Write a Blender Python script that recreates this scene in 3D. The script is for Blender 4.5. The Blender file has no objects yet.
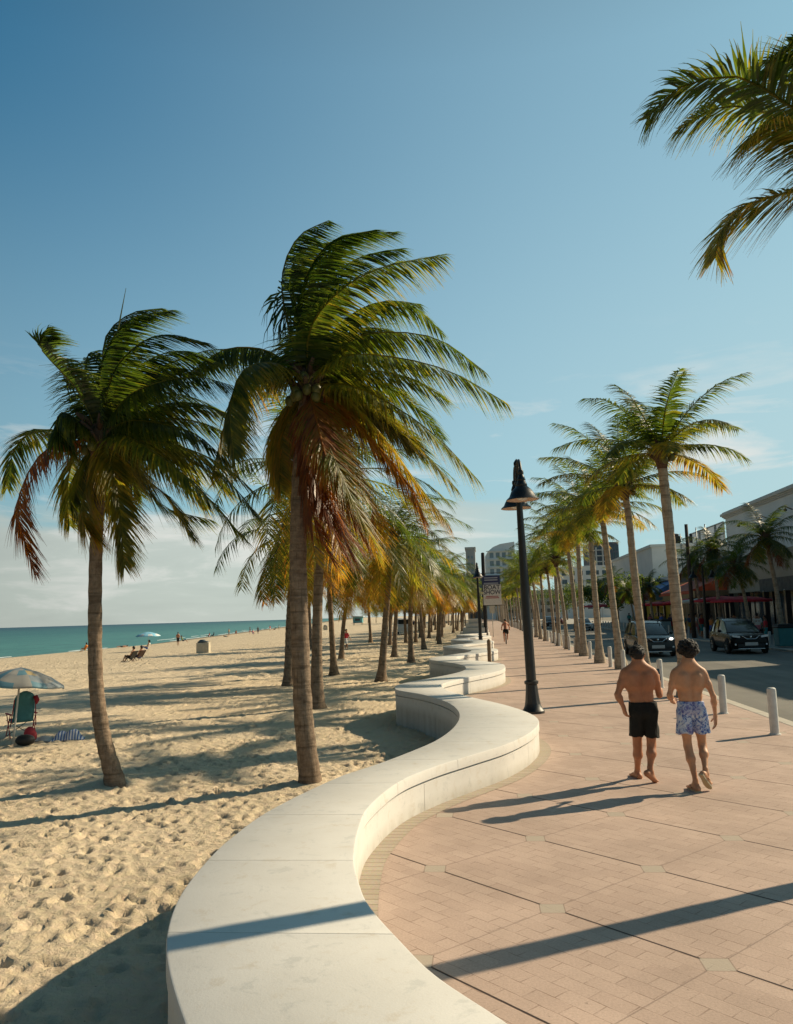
import bpy, bmesh, math, random
import numpy as np
from mathutils import Vector, Matrix, noise
PI = math.pi
SC = bpy.context.scene
COL = SC.collection
rad = math.radians
# ------------------------------------------------------------------ camera
CAMH = 2.2; F = 820.0
YAW, PITCH, ROLL = 5.62, 7.23, -1.66
RC = Matrix.Rotation(rad(YAW),3,'Z') @ Matrix.Rotation(rad(90+PITCH),3,'X') @ Matrix.Rotation(rad(ROLL),3,'Z')
cam = bpy.data.objects.new('camera', bpy.data.cameras.new('camera')); COL.objects.link(cam)
cam.matrix_world = Matrix.Translation((0,0,CAMH)) @ RC.to_4x4()
cam.data.sensor_fit = 'VERTICAL'; cam.data.sensor_height = 36; cam.data.lens = 36*F/1024
cam.data.clip_start = .05; cam.data.clip_end = 30000
SC.camera = cam
def ray(px,py): return RC @ Vector(((px-396.5)/F, -(py-512)/F, -1))
def on(px,py,Y):
    r = ray(px,py); t = Y/r.y
    return Vector((r.x*t, Y, CAMH+r.z*t))
def at(px,py,z=0):
    r = ray(px,py); t = (z-CAMH)/r.z
    return Vector((r.x*t, r.y*t, z))
# ------------------------------------------------------------------ objects
def tag(o, label=None, cat=None, group=None, kind=None):
    if label: o['label'] = label
    if cat: o['category'] = cat
    if group: o['group'] = group
    if kind: o['kind'] = kind
    return o
def empty(name, loc=(0,0,0), rz=0, label=None, cat=None, group=None):
    o = bpy.data.objects.new(name, None); COL.objects.link(o)
    o.location = loc; o.rotation_euler = (0,0,rz); o.empty_display_size = .3
    return tag(o, label, cat, group)
def link(name, me, m, parent=None, smooth=True):
    if m is not None:
        for mm in (m if isinstance(m,(list,tuple)) else [m]): me.materials.append(mm)
    if smooth: me.polygons.foreach_set('use_smooth', [True]*len(me.polygons))
    o = bpy.data.objects.new(name, me); COL.objects.link(o)
    if parent is not None: o.parent = parent
    return o
def copy_tree(o, parent=None):
    c = o.copy(); COL.objects.link(c)
    if parent is not None:
        c.parent = parent; c.matrix_parent_inverse = o.matrix_parent_inverse
    for ch in o.children: copy_tree(ch, c)
    return c
class MB:
    def __init__(s): s.v=[]; s.f=[]; s.a=[]; s.mi=[]; s.cm=0
    def add(s, vs, fs, age=0):
        b=len(s.v); s.v += [tuple(v) for v in vs]; s.f += [tuple(i+b for i in f) for f in fs]
        s.a += [age]*len(vs); s.mi += [s.cm]*len(fs); return s
    def box(s, x0,x1,y0,y1,z0,z1, M=None):
        vs=[Vector((x,y,z)) for z in (z0,z1) for y in (y0,y1) for x in (x0,x1)]
        if M is not None: vs=[M@v for v in vs]
        return s.add(vs,[(0,2,3,1),(4,5,7,6),(0,1,5,4),(2,6,7,3),(0,4,6,2),(1,3,7,5)])
    def bbox(s, x0,x1,y0,y1,z0,z1, b=.02, M=None):   # box with chamfered edges
        bm=bmesh.new(); bmesh.ops.create_cube(bm,size=1)
        for v in bm.verts: v.co=Vector(((x0+x1)/2+v.co.x*(x1-x0),(y0+y1)/2+v.co.y*(y1-y0),(z0+z1)/2+v.co.z*(z1-z0)))
        bmesh.ops.bevel(bm,geom=bm.edges[:],offset=b,segments=2,profile=.5,affect='EDGES')
        bm.verts.index_update()
        vs=[(M@v.co if M is not None else v.co.copy()) for v in bm.verts]; fs=[[v.index for v in f.verts] for f in bm.faces]
        bm.free(); return s.add(vs,fs)
    def tube(s, pts, rs, n=10, cap=True, age=0, flat=None):
        pts=[Vector(p) for p in pts]; N=len(pts)
        if not hasattr(rs,'__len__'): rs=[rs]*N
        vs=[]; up=None
        for i,p in enumerate(pts):
            t=(pts[min(i+1,N-1)]-pts[max(i-1,0)]).normalized()
            if up is None:
                up=Vector((0,0,1)) if abs(t.z)<.9 else Vector((0,1,0))
            a=t.cross(up).normalized(); up=a.cross(t).normalized()
            for k in range(n):
                an=2*PI*k/n; vs.append(p+(a*math.cos(an)+up*math.sin(an)*(flat or 1))*rs[i])
        fs=[(i*n+k,i*n+(k+1)%n,(i+1)*n+(k+1)%n,(i+1)*n+k) for i in range(N-1) for k in range(n)]
        if cap: fs += [tuple(range(n))[::-1], tuple((N-1)*n+k for k in range(n))]
        return s.add(vs,fs,age)
    def lathe(s, prof, n=24, c=(0,0,0), M=None, close=False):
        vs=[]; c=Vector(c)
        for r,z in prof:
            for k in range(n):
                a=2*PI*k/n; v=Vector((r*math.cos(a),r*math.sin(a),z))
                if M is not None: v=M@v
                vs.append(v+c)
        fs=[(i*n+k,i*n+(k+1)%n,(i+1)*n+(k+1)%n,(i+1)*n+k) for i in range(len(prof)-1) for k in range(n)]
        if close: fs += [tuple(range(n))[::-1], tuple((len(prof)-1)*n+k for k in range(n))]
        return s.add(vs,fs)
    def ball(s, c, r, seg=12, sx=1, sy=1, sz=1, age=0):
        c=Vector(c); vs=[c+Vector((0,0,-r*sz))]; h=seg//2
        for i in range(1,h):
            ph=-PI/2+PI*i/h
            for k in range(seg):
                a=2*PI*k/seg; vs.append(c+Vector((r*sx*math.cos(ph)*math.cos(a),r*sy*math.cos(ph)*math.sin(a),r*sz*math.sin(ph))))
        vs.append(c+Vector((0,0,r*sz))); T=len(vs)-1
        fs=[(0,1+(k+1)%seg,1+k) for k in range(seg)]
        fs+=[(1+i*seg+k,1+i*seg+(k+1)%seg,1+(i+1)*seg+(k+1)%seg,1+(i+1)*seg+k) for i in range(h-2) for k in range(seg)]
        fs+=[(T,1+(h-2)*seg+k,1+(h-2)*seg+(k+1)%seg) for k in range(seg)]
        return s.add(vs,fs,age)
    def prism(s, poly, d0, d1, axis='x', M=None):   # 2-D outline extruded along an axis
        n=len(poly); vs=[]
        for d in (d0,d1):
            for a,b in poly:
                v=Vector((d,a,b)) if axis=='x' else (Vector((a,d,b)) if axis=='y' else Vector((a,b,d)))
                vs.append(M@v if M is not None else v)
        return s.add(vs,[tuple(range(n))[::-1],tuple(range(n,2*n))]+[(i,(i+1)%n,n+(i+1)%n,n+i) for i in range(n)])
    def build(s, name, m, parent=None, smooth=False, age=False):
        me=bpy.data.meshes.new(name); me.from_pydata(s.v,[],s.f); 
        if any(s.mi): me.polygons.foreach_set('material_index', s.mi)
        if age:
            at_=me.attributes.new('age','FLOAT','POINT'); at_.data.foreach_set('value',s.a)
        me.update()
        return link(name,me,m,parent,smooth)
def autosmooth(o, ang=40):
    me=o.data
    me.polygons.foreach_set('use_smooth',[True]*len(me.polygons))
    me.set_sharp_from_angle(angle=rad(ang))
    return o
# ------------------------------------------------------------------ materials
MATS={}
def newmat(name):
    m=bpy.data.materials.new(name); m.use_nodes=True; m.node_tree.nodes.clear()
    N=m.node_tree.nodes; L=m.node_tree.links
    out=N.new('ShaderNodeOutputMaterial'); return m,N,L,out
def nd(N,t,**k):
    n=N.new(t)
    for a,b in k.items():
        if a=='inp':
            for i,v in b.items(): n.inputs[i].default_value=v
        else: setattr(n,a,b)
    return n
def ramp(N,stops):
    r=N.new('ShaderNodeValToRGB'); e=r.color_ramp.elements
    while len(e)<len(stops): e.new(.5)
    for i,(p,c) in enumerate(stops):
        e[i].position=p; e[i].color=(c[0],c[1],c[2],1) if hasattr(c,'__len__') else (c,c,c,1)
    return r
def pr(name, col, rough=.6, metal=0, var=.12, scale=8, bump=.0, bscale=60, spec=.4, emit=None, coat=0, obj_var=0):
    """painted / cloth / stone surface with uneven colour and a fine bump"""
    if name in MATS: return MATS[name]
    m,N,L,out=newmat(name)
    b=nd(N,'ShaderNodeBsdfPrincipled',inp={'Roughness':rough,'Metallic':metal,'Specular IOR Level':spec,'Coat Weight':coat})
    tc=N.new('ShaderNodeTexCoord'); n1=nd(N,'ShaderNodeTexNoise',inp={'Scale':scale,'Detail':5,'Roughness':.6})
    L.new(tc.outputs['Object'],n1.inputs['Vector'])
    r=ramp(N,[(.3,[c*(1-var) for c in col]),(.7,[min(1,c*(1+var)) for c in col])])
    L.new(n1.outputs['Fac'],r.inputs['Fac']); L.new(r.outputs[0],b.inputs['Base Color'])
    mr=nd(N,'ShaderNodeMapRange',inp={'To Min':max(0,rough-.08),'To Max':min(1,rough+.1)})
    L.new(n1.outputs['Fac'],mr.inputs[0]); L.new(mr.outputs[0],b.inputs['Roughness'])
    if bump:
        n2=nd(N,'ShaderNodeTexNoise',inp={'Scale':bscale,'Detail':4}); L.new(tc.outputs['Object'],n2.inputs['Vector'])
        bp=nd(N,'ShaderNodeBump',inp={'Strength':bump,'Distance':.02}); L.new(n2.outputs['Fac'],bp.inputs['Height']); L.new(bp.outputs[0],b.inputs['Normal'])
    if emit: b.inputs['Emission Color'].default_value=(*emit[:3],1); b.inputs['Emission Strength'].default_value=emit[3]
    L.new(b.outputs[0],out.inputs[0]); MATS[name]=m; return m
def math_(N,L,op,a,b=None,c=None):
    n=N.new('ShaderNodeMath'); n.operation=op
    for i,x in enumerate((a,b,c)):
        if x is None: continue
        if isinstance(x,(int,float)): n.inputs[i].default_value=x
        else: L.new(x,n.inputs[i])
    return n.outputs[0]
def mixc(N,L,f,a,b,bt='MIX'):
    n=N.new('ShaderNodeMix'); n.data_type='RGBA'; n.blend_type=bt
    for i,x in ((0,f),(6,a),(7,b)):
        if isinstance(x,(int,float)): n.inputs[i].default_value=x
        elif isinstance(x,tuple): n.inputs[i].default_value=(*x[:3],1)
        else: L.new(x,n.inputs[i])
    return n.outputs[2]
def mat_sand():
    m,N,L,out=newmat('beach_sand'); b=nd(N,'ShaderNodeBsdfPrincipled',inp={'Roughness':.95,'Specular IOR Level':.15})
    g=N.new('ShaderNodeNewGeometry'); P=g.outputs['Position']
    n1=nd(N,'ShaderNodeTexNoise',inp={'Scale':.35,'Detail':6,'Roughness':.6}); L.new(P,n1.inputs['Vector'])
    n2=nd(N,'ShaderNodeTexNoise',inp={'Scale':11,'Detail':6,'Roughness':.65,'Distortion':.5}); L.new(P,n2.inputs['Vector'])
    n3=nd(N,'ShaderNodeTexNoise',inp={'Scale':350,'Detail':2}); L.new(P,n3.inputs['Vector'])
    a=ramp(N,[(.3,(.61,.49,.335)),(.7,(.73,.595,.42))]); L.new(n1.outputs['Fac'],a.inputs[0])
    c=mixc(N,L,.22,a.outputs[0],n2.outputs['Color'],'SOFT_LIGHT')
    s=ramp(N,[(.3,.72),(.55,1.0)]); L.new(n3.outputs['Fac'],s.inputs[0])
    c=mixc(N,L,.7,c,s.outputs[0],'MULTIPLY')
    # bits of weed and shell
    v=nd(N,'ShaderNodeTexNoise',inp={'Scale':22,'Detail':3,'Roughness':.7}); L.new(P,v.inputs['Vector'])
    vr=ramp(N,[(.68,0),(.73,1)]); L.new(v.outputs['Fac'],vr.inputs[0])
    c=mixc(N,L,vr.outputs[0],c,(.20,.13,.08))
    # damp darker sand by the water line
    sx=N.new('ShaderNodeSeparateXYZ'); L.new(P,sx.inputs[0])
    w=nd(N,'ShaderNodeMapRange',inp={'From Min':-1.45,'From Max':-1.75}); L.new(sx.outputs['Z'],w.inputs[0])
    c=mixc(N,L,w.outputs[0],c,(.20,.15,.10))
    L.new(c,b.inputs['Base Color'])
    h=math_(N,L,'ADD',math_(N,L,'MULTIPLY',n2.outputs['Fac'],.04),math_(N,L,'MULTIPLY',n3.outputs['Fac'],.004))
    n4=nd(N,'ShaderNodeTexNoise',inp={'Scale':2.6,'Detail':5,'Roughness':.6,'Distortion':.6}); L.new(P,n4.inputs['Vector'])
    far=nd(N,'ShaderNodeMapRange',inp={'From Min':22,'From Max':60,'To Min':0,'To Max':.30}); L.new(sx.outputs['Y'],far.inputs[0])
    h=math_(N,L,'ADD',h,math_(N,L,'MULTIPLY',n4.outputs['Fac'],far.outputs[0]))
    bp=nd(N,'ShaderNodeBump',inp={'Strength':1,'Distance':1}); L.new(h,bp.inputs['Height']); L.new(bp.outputs[0],b.inputs['Normal'])
    L.new(b.outputs[0],out.inputs[0]); return m
def mat_pavers():
    m,N,L,out=newmat('clay_pavers'); b=nd(N,'ShaderNodeBsdfPrincipled',inp={'Roughness':.8,'Specular IOR Level':.25})
    g=N.new('ShaderNodeNewGeometry'); P=g.outputs['Position']
    s=N.new('ShaderNodeSeparateXYZ'); L.new(P,s.inputs[0])
    u=math_(N,L,'MULTIPLY',math_(N,L,'SUBTRACT',s.outputs[0],.44),1/.93)
    v=math_(N,L,'MULTIPLY',math_(N,L,'SUBTRACT',s.outputs[1],6.53),1/.965)
    p=math_(N,L,'MULTIPLY',math_(N,L,'ADD',u,v),.5); q=math_(N,L,'MULTIPLY',math_(N,L,'SUBTRACT',u,v),.5)
    dp=math_(N,L,'PINGPONG',p,.5); dq=math_(N,L,'PINGPONG',q,.5)
    cb=N.new('ShaderNodeCombineXYZ'); L.new(q,cb.inputs[0]); L.new(p,cb.inputs[1])
    # wobble so the joints are not ruler straight
    nw=nd(N,'ShaderNodeTexNoise',inp={'Scale':3,'Detail':2}); L.new(P,nw.inputs['Vector'])
    va=N.new('ShaderNodeVectorMath'); va.operation='MULTIPLY_ADD'; L.new(nw.outputs['Color'],va.inputs[0]); va.inputs[1].default_value=(.02,.02,0); L.new(cb.outputs[0],va.inputs[2])
    br=nd(N,'ShaderNodeTexBrick',inp={'Color1':(.0,.0,.0,1),'Color2':(1,1,1,1),'Mortar':(.5,.5,.5,1),'Scale':1,'Mortar Size':.0030,'Mortar Smooth':.3,'Brick Width':1/5,'Row Height':1/10})
    br.offset=.5; L.new(va.outputs[0],br.inputs['Vector'])
    n1=nd(N,'ShaderNodeTexNoise',inp={'Scale':.6,'Detail':6,'Roughness':.6}); L.new(P,n1.inputs['Vector'])
    n2=nd(N,'ShaderNodeTexNoise',inp={'Scale':60,'Detail':5,'Roughness':.7}); L.new(P,n2.inputs['Vector'])
    n3=nd(N,'ShaderNodeTexNoise',inp={'Scale':13,'Detail':3,'Roughness':.75}); L.new(P,n3.inputs['Vector'])
    base=mixc(N,L,br.outputs['Color'],(.485,.358,.290),(.535,.400,.325))
    r1=ramp(N,[(.32,(.80,.79,.78)),(.6,(1.04,1.03,1.02)),(.75,(1.10,1.06,1.02))]); L.new(n1.outputs['Fac'],r1.inputs[0])
    base=mixc(N,L,1.,base,r1.outputs[0],'MULTIPLY')
    r2=ramp(N,[(.32,.80),(.6,1.04)]); L.new(n2.outputs['Fac'],r2.inputs[0])
    base=mixc(N,L,.8,base,r2.outputs[0],'MULTIPLY')
    # dark spots of gum and grit
    r3=ramp(N,[(.67,0),(.72,1)]); L.new(n3.outputs['Fac'],r3.inputs[0])
    base=mixc(N,L,math_(N,L,'MULTIPLY',r3.outputs[0],.5),base,(.14,.10,.08))
    # joints: dirt only in places
    jn=nd(N,'ShaderNodeTexNoise',inp={'Scale':5.5,'Detail':4}); L.new(P,jn.inputs['Vector'])
    jr=ramp(N,[(.42,.10),(.64,.75)]); L.new(jn.outputs['Fac'],jr.inputs[0])
    isj=math_(N,L,'MULTIPLY',br.outputs['Fac'],jr.outputs[0])
    base=mixc(N,L,isj,base,(.23,.15,.11))
    # wide control joints of the lattice
    lp=math_(N,L,'SUBTRACT',1,nd_mr(N,L,dp,.004,.009)); lq=math_(N,L,'SUBTRACT',1,nd_mr(N,L,dq,.002,.006))
    lq=math_(N,L,'MULTIPLY',lq,.35)
    ln=math_(N,L,'MAXIMUM',lp,lq)
    # square grey insets at the crossings
    pu=math_(N,L,'ABSOLUTE',math_(N,L,'SUBTRACT',math_(N,L,'MULTIPLY',dp,1),0)); nodesum=math_(N,L,'ADD',dp,dq)
    node=math_(N,L,'SUBTRACT',1,nd_mr(N,L,nodesum,.092,.096)); edge=math_(N,L,'MULTIPLY',math_(N,L,'SUBTRACT',1,nd_mr(N,L,nodesum,.100,.105)),math_(N,L,'SUBTRACT',1,node))
    ln=math_(N,L,'MULTIPLY',ln,math_(N,L,'SUBTRACT',1,node))
    base=mixc(N,L,ln,base,(.055,.035,.028))
    gr=mixc(N,L,n2.outputs['Fac'],(.385,.315,.245),(.48,.405,.325))
    base=mixc(N,L,node,base,gr); base=mixc(N,L,math_(N,L,'MULTIPLY',edge,.5),base,(.12,.09,.07))
    L.new(base,b.inputs['Base Color'])
    h=math_(N,L,'SUBTRACT',math_(N,L,'MULTIPLY',n2.outputs['Fac'],.0022),math_(N,L,'MULTIPLY',math_(N,L,'MAXIMUM',isj,ln),.006))
    bp=nd(N,'ShaderNodeBump',inp={'Strength':.8,'Distance':1}); L.new(h,bp.inputs['Height']); L.new(bp.outputs[0],b.inputs['Normal'])
    L.new(b.outputs[0],out.inputs[0]); return m
def nd_mr(N,L,x,a,b):
    n=nd(N,'ShaderNodeMapRange',inp={'From Min':a,'From Max':b}); L.new(x,n.inputs[0]); return n.outputs[0]
def mat_strip():
    m,N,L,out=newmat('border_pavers'); b=nd(N,'ShaderNodeBsdfPrincipled',inp={'Roughness':.85,'Specular IOR Level':.2})
    g=N.new('ShaderNodeNewGeometry'); P=g.outputs['Position']
    n2=nd(N,'ShaderNodeTexNoise',inp={'Scale':40,'Detail':5,'Roughness':.7}); L.new(P,n2.inputs['Vector'])
    u=N.new('ShaderNodeUVMap'); br=nd(N,'ShaderNodeTexBrick',inp={'Color1':(.38,.315,.24,1),'Color2':(.43,.36,.28,1),'Mortar':(.10,.075,.05,1),'Scale':1,'Mortar Size':.004,'Brick Width':.6,'Row Height':.12})
    mu=N.new('ShaderNodeMapping'); L.new(u.outputs[0],mu.inputs[0]); mu.inputs['Rotation'].default_value=(0,0,PI/2); L.new(mu.outputs[0],br.inputs['Vector']); c=mixc(N,L,.5,br.outputs['Color'],n2.outputs['Color'],'SOFT_LIGHT')
    L.new(c,b.inputs['Base Color']); bp=nd(N,'ShaderNodeBump',inp={'Strength':.5,'Distance':.004}); L.new(n2.outputs['Fac'],bp.inputs['Height']); L.new(bp.outputs[0],b.inputs['Normal'])
    L.new(b.outputs[0],out.inputs[0]); return m
def mat_wall(name,side):
    m,N,L,out=newmat(name); b=nd(N,'ShaderNodeBsdfPrincipled',inp={'Roughness':.62,'Specular IOR Level':.3})
    g=N.new('ShaderNodeNewGeometry'); P=g.outputs['Position']
    n1=nd(N,'ShaderNodeTexNoise',inp={'Scale':1.3,'Detail':7,'Roughness':.62}); L.new(P,n1.inputs['Vector'])
    n2=nd(N,'ShaderNodeTexNoise',inp={'Scale':5,'Detail':8,'Roughness':.75,'Distortion':.4}); L.new(P,n2.inputs['Vector'])
    n3=nd(N,'ShaderNodeTexNoise',inp={'Scale':90,'Detail':4}); L.new(P,n3.inputs['Vector'])
    r=ramp(N,[(.3,(.60,.575,.53)),(.7,(.68,.655,.61))]); L.new(n1.outputs['Fac'],r.inputs[0])
    r2=ramp(N,[(.56,0),(.74,.6)]); L.new(n2.outputs['Fac'],r2.inputs[0])
    c=mixc(N,L,math_(N,L,'MULTIPLY',r2.outputs[0],.95),r.outputs[0],(.46,.37,.25))
    r4=ramp(N,[(.36,1),(.44,0)]); L.new(n2.outputs['Fac'],r4.inputs[0])
    c=mixc(N,L,math_(N,L,'MULTIPLY',r4.outputs[0],.35),c,(.38,.39,.37))
    # scattered sand grains and scuffs
    r3=ramp(N,[(.66,0),(.72,1)]); L.new(n3.outputs['Fac'],r3.inputs[0])
    c=mixc(N,L,math_(N,L,'MULTIPLY',r3.outputs[0],.25),c,(.42,.34,.22))
    if side:
        s=N.new('ShaderNodeSeparateXYZ'); L.new(P,s.inputs[0])
        mp=N.new('ShaderNodeMapping'); mp.inputs['Scale'].default_value=(6,6,.6); L.new(P,mp.inputs[0])
        n5=nd(N,'ShaderNodeTexNoise',inp={'Scale':1,'Detail':4}); L.new(mp.outputs[0],n5.inputs['Vector'])
        d=nd(N,'ShaderNodeMapRange',inp={'From Min':.16,'From Max':-.01}); L.new(s.outputs[2],d.inputs[0])
        c=mixc(N,L,math_(N,L,'MULTIPLY',math_(N,L,'MULTIPLY',d.outputs[0],n5.outputs['Fac']),.75),c,(.26,.21,.14))
    L.new(c,b.inputs['Base Color'])
    bp=nd(N,'ShaderNodeBump',inp={'Strength':.15,'Distance':.005}); L.new(math_(N,L,'ADD',n3.outputs['Fac'],math_(N,L,'MULTIPLY',n2.outputs['Fac'],2)),bp.inputs['Height']); L.new(bp.outputs[0],b.inputs['Normal'])
    L.new(b.outputs[0],out.inputs[0]); return m
def mat_asphalt():
    m,N,L,out=newmat('asphalt'); b=nd(N,'ShaderNodeBsdfPrincipled',inp={'Roughness':.85,'Specular IOR Level':.3})
    g=N.new('ShaderNodeNewGeometry'); P=g.outputs['Position']
    n1=nd(N,'ShaderNodeTexNoise',inp={'Scale':.35,'Detail':6,'Roughness':.6}); L.new(P,n1.inputs['Vector'])
    n2=nd(N,'ShaderNodeTexNoise',inp={'Scale':140,'Detail':3}); L.new(P,n2.inputs['Vector'])
    r=ramp(N,[(.3,(.155,.145,.125)),(.7,(.215,.20,.17))]); L.new(n1.outputs['Fac'],r.inputs[0])
    c=mixc(N,L,.6,r.outputs[0],n2.outputs['Color'],'SOFT_LIGHT')
    mp=N.new('ShaderNodeMapping'); mp.inputs['Scale'].default_value=(1.1,.05,1); L.new(P,mp.inputs[0])
    n3=nd(N,'ShaderNodeTexNoise',inp={'Scale':1,'Detail':3}); L.new(mp.outputs[0],n3.inputs['Vector'])
    r3=ramp(N,[(.45,1.08),(.65,.78)]); L.new(n3.outputs['Fac'],r3.inputs[0]); c=mixc(N,L,.8,c,r3.outputs[0],'MULTIPLY')
    L.new(c,b.inputs['Base Color']); bp=nd(N,'ShaderNodeBump',inp={'Strength':.5,'Distance':.006}); L.new(n2.outputs['Fac'],bp.inputs['Height']); L.new(bp.outputs[0],b.inputs['Normal'])
    L.new(b.outputs[0],out.inputs[0]); return m
def mat_sea():
    m,N,L,out=newmat('sea_water'); b=nd(N,'ShaderNodeBsdfPrincipled',inp={'Roughness':.4,'Specular IOR Level':.2})
    g=N.new('ShaderNodeNewGeometry'); P=g.outputs['Position']
    s=N.new('ShaderNodeSeparateXYZ'); L.new(P,s.inputs[0])
    # deeper water further out
    d=math_(N,L,'MULTIPLY',math_(N,L,'ADD',s.outputs[0],math_(N,L,'MULTIPLY',s.outputs[1],.15)),-1)
    n0=nd(N,'ShaderNodeTexNoise',inp={'Scale':.012,'Detail':5}); mp0=N.new('ShaderNodeMapping'); mp0.inputs['Scale'].default_value=(1,.3,1); L.new(P,mp0.inputs[0]); L.new(mp0.outputs[0],n0.inputs['Vector'])
    d=math_(N,L,'ADD',d,math_(N,L,'MULTIPLY',math_(N,L,'SUBTRACT',n0.outputs['Fac'],.5),160))
    mr=nd(N,'ShaderNodeMapRange',inp={'From Min':60,'From Max':1300}); L.new(d,mr.inputs[0])
    r=ramp(N,[(0,(.055,.19,.155)),(.08,(.022,.115,.10)),(.35,(.008,.060,.066)),(1,(.005,.035,.055))]); L.new(mr.outputs[0],r.inputs[0])
    mp=N.new('ShaderNodeMapping'); mp.inputs['Scale'].default_value=(.35,.09,1); mp.inputs['Rotation'].default_value=(0,0,-.15); L.new(P,mp.inputs[0])
    n1=nd(N,'ShaderNodeTexNoise',inp={'Scale':1,'Detail':7,'Roughness':.65}); L.new(mp.outputs[0],n1.inputs['Vector'])
    fm=ramp(N,[(.70,0),(.76,1)]); L.new(n1.outputs['Fac'],fm.inputs[0])
    dk=ramp(N,[(.35,.72),(.6,1.1)]); L.new(n1.outputs['Fac'],dk.inputs[0])
    c=mixc(N,L,1.,r.outputs[0],dk.outputs[0],'MULTIPLY')
    c=mixc(N,L,math_(N,L,'MULTIPLY',fm.outputs[0],.3),c,(.55,.62,.6)); L.new(c,b.inputs['Base Color'])
    bp=nd(N,'ShaderNodeBump',inp={'Strength':1,'Distance':.5}); L.new(n1.outputs['Fac'],bp.inputs['Height']); L.new(bp.outputs[0],b.inputs['Normal'])
    L.new(b.outputs[0],out.inputs[0]); return m
def mat_leaf(name,dark=1.0):
    m,N,L,out=newmat(name)
    b=nd(N,'ShaderNodeBsdfPrincipled',inp={'Roughness':.42,'Specular IOR Level':.45}); t=N.new('ShaderNodeBsdfTranslucent')
    a=N.new('ShaderNodeAttribute'); a.attribute_name='age'
    g=N.new('ShaderNodeNewGeometry'); n=nd(N,'ShaderNodeTexNoise',inp={'Scale':7,'Detail':3}); L.new(g.outputs['Position'],n.inputs['Vector'])
    f=math_(N,L,'ADD',a.outputs['Fac'],math_(N,L,'MULTIPLY',math_(N,L,'SUBTRACT',n.outputs['Fac'],.5),.35))
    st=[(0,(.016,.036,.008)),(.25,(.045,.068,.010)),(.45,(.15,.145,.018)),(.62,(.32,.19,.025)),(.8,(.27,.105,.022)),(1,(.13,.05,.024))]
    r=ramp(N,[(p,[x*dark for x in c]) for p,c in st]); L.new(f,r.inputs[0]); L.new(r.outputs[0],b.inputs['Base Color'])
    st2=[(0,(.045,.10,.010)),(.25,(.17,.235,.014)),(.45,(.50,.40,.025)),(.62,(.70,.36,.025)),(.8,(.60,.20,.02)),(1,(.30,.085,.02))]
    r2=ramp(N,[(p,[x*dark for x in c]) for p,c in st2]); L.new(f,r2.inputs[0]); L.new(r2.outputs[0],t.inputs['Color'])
    mx=nd(N,'ShaderNodeMixShader',inp={0:.52}); L.new(b.outputs[0],mx.inputs[1]); L.new(t.outputs[0],mx.inputs[2]); L.new(mx.outputs[0],out.inputs[0]); return m
def mat_trunk(name,c0,c1,ring=1.0):
    m,N,L,out=newmat(name); b=nd(N,'ShaderNodeBsdfPrincipled',inp={'Roughness':.9,'Specular IOR Level':.15})
    tc=N.new('ShaderNodeTexCoord'); P=tc.outputs['Object']
    mp=N.new('ShaderNodeMapping'); mp.inputs['Scale'].default_value=(.8,.8,11); L.new(P,mp.inputs[0])
    w=nd(N,'ShaderNodeTexNoise',inp={'Scale':1,'Detail':4,'Roughness':.6,'Distortion':.3}); L.new(mp.outputs[0],w.inputs['Vector'])
    n=nd(N,'ShaderNodeTexNoise',inp={'Scale':9,'Detail':7,'Roughness':.7}); L.new(P,n.inputs['Vector'])
    mp2=N.new('ShaderNodeMapping'); mp2.inputs['Scale'].default_value=(30,30,2.5); L.new(P,mp2.inputs[0])
    n2=nd(N,'ShaderNodeTexNoise',inp={'Scale':1,'Detail':4}); L.new(mp2.outputs[0],n2.inputs['Vector'])
    r=ramp(N,[(.32,c0),(.66,c1)]); L.new(n.outputs['Fac'],r.inputs[0])
    rr=ramp(N,[(.38,.58),(.50,1.1),(.7,.9)]); L.new(w.outputs['Fac'],rr.inputs[0]); c=mixc(N,L,.85*ring,r.outputs[0],rr.outputs[0],'MULTIPLY')
    cr=ramp(N,[(.60,1),(.68,.4)]); L.new(n2.outputs['Fac'],cr.inputs[0]); c=mixc(N,L,.6,c,cr.outputs[0],'MULTIPLY')
    L.new(c,b.inputs['Base Color'])
    h=math_(N,L,'ADD',math_(N,L,'MULTIPLY',w.outputs['Fac'],1.2),math_(N,L,'ADD',n.outputs['Fac'],math_(N,L,'MULTIPLY',n2.outputs['Fac'],-.5)))
    bp=nd(N,'ShaderNodeBump',inp={'Strength':.9,'Distance':.02}); L.new(h,bp.inputs['Height']); L.new(bp.outputs[0],b.inputs['Normal'])
    L.new(b.outputs[0],out.inputs[0]); return m
def mat_glass(name='dark_glass',c=(.02,.03,.035),rough=.08):
    return pr(name,c,rough,spec=.8,var=.2,scale=1)
# ------------------------------------------------------------------ world and sun
SUN_EL, SUN_AZ = 31.0, 31.0       # azimuth from +X towards +Y
sd = Vector((math.cos(rad(SUN_AZ))*math.cos(rad(SUN_EL)), math.sin(rad(SUN_AZ))*math.cos(rad(SUN_EL)), math.sin(rad(SUN_EL))))
W = bpy.data.worlds.new('World'); SC.world = W; W.use_nodes = True
N = W.node_tree.nodes; L = W.node_tree.links; N.clear()
wo = N.new('ShaderNodeOutputWorld'); bg = N.new('ShaderNodeBackground'); bg.inputs[1].default_value = .088
sky = N.new('ShaderNodeTexSky'); sky.sky_type = 'NISHITA'; sky.sun_disc = False
sky.sun_elevation = rad(SUN_EL); sky.sun_rotation = rad(90-SUN_AZ); sky.air_density = 1.0; sky.dust_density = .9; sky.ozone_density = 1.6
tc = N.new('ShaderNodeTexCoord'); D = tc.outputs['Generated']
sp = N.new('ShaderNodeSeparateXYZ'); L.new(D, sp.inputs[0])
z = sp.outputs[2]
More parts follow.
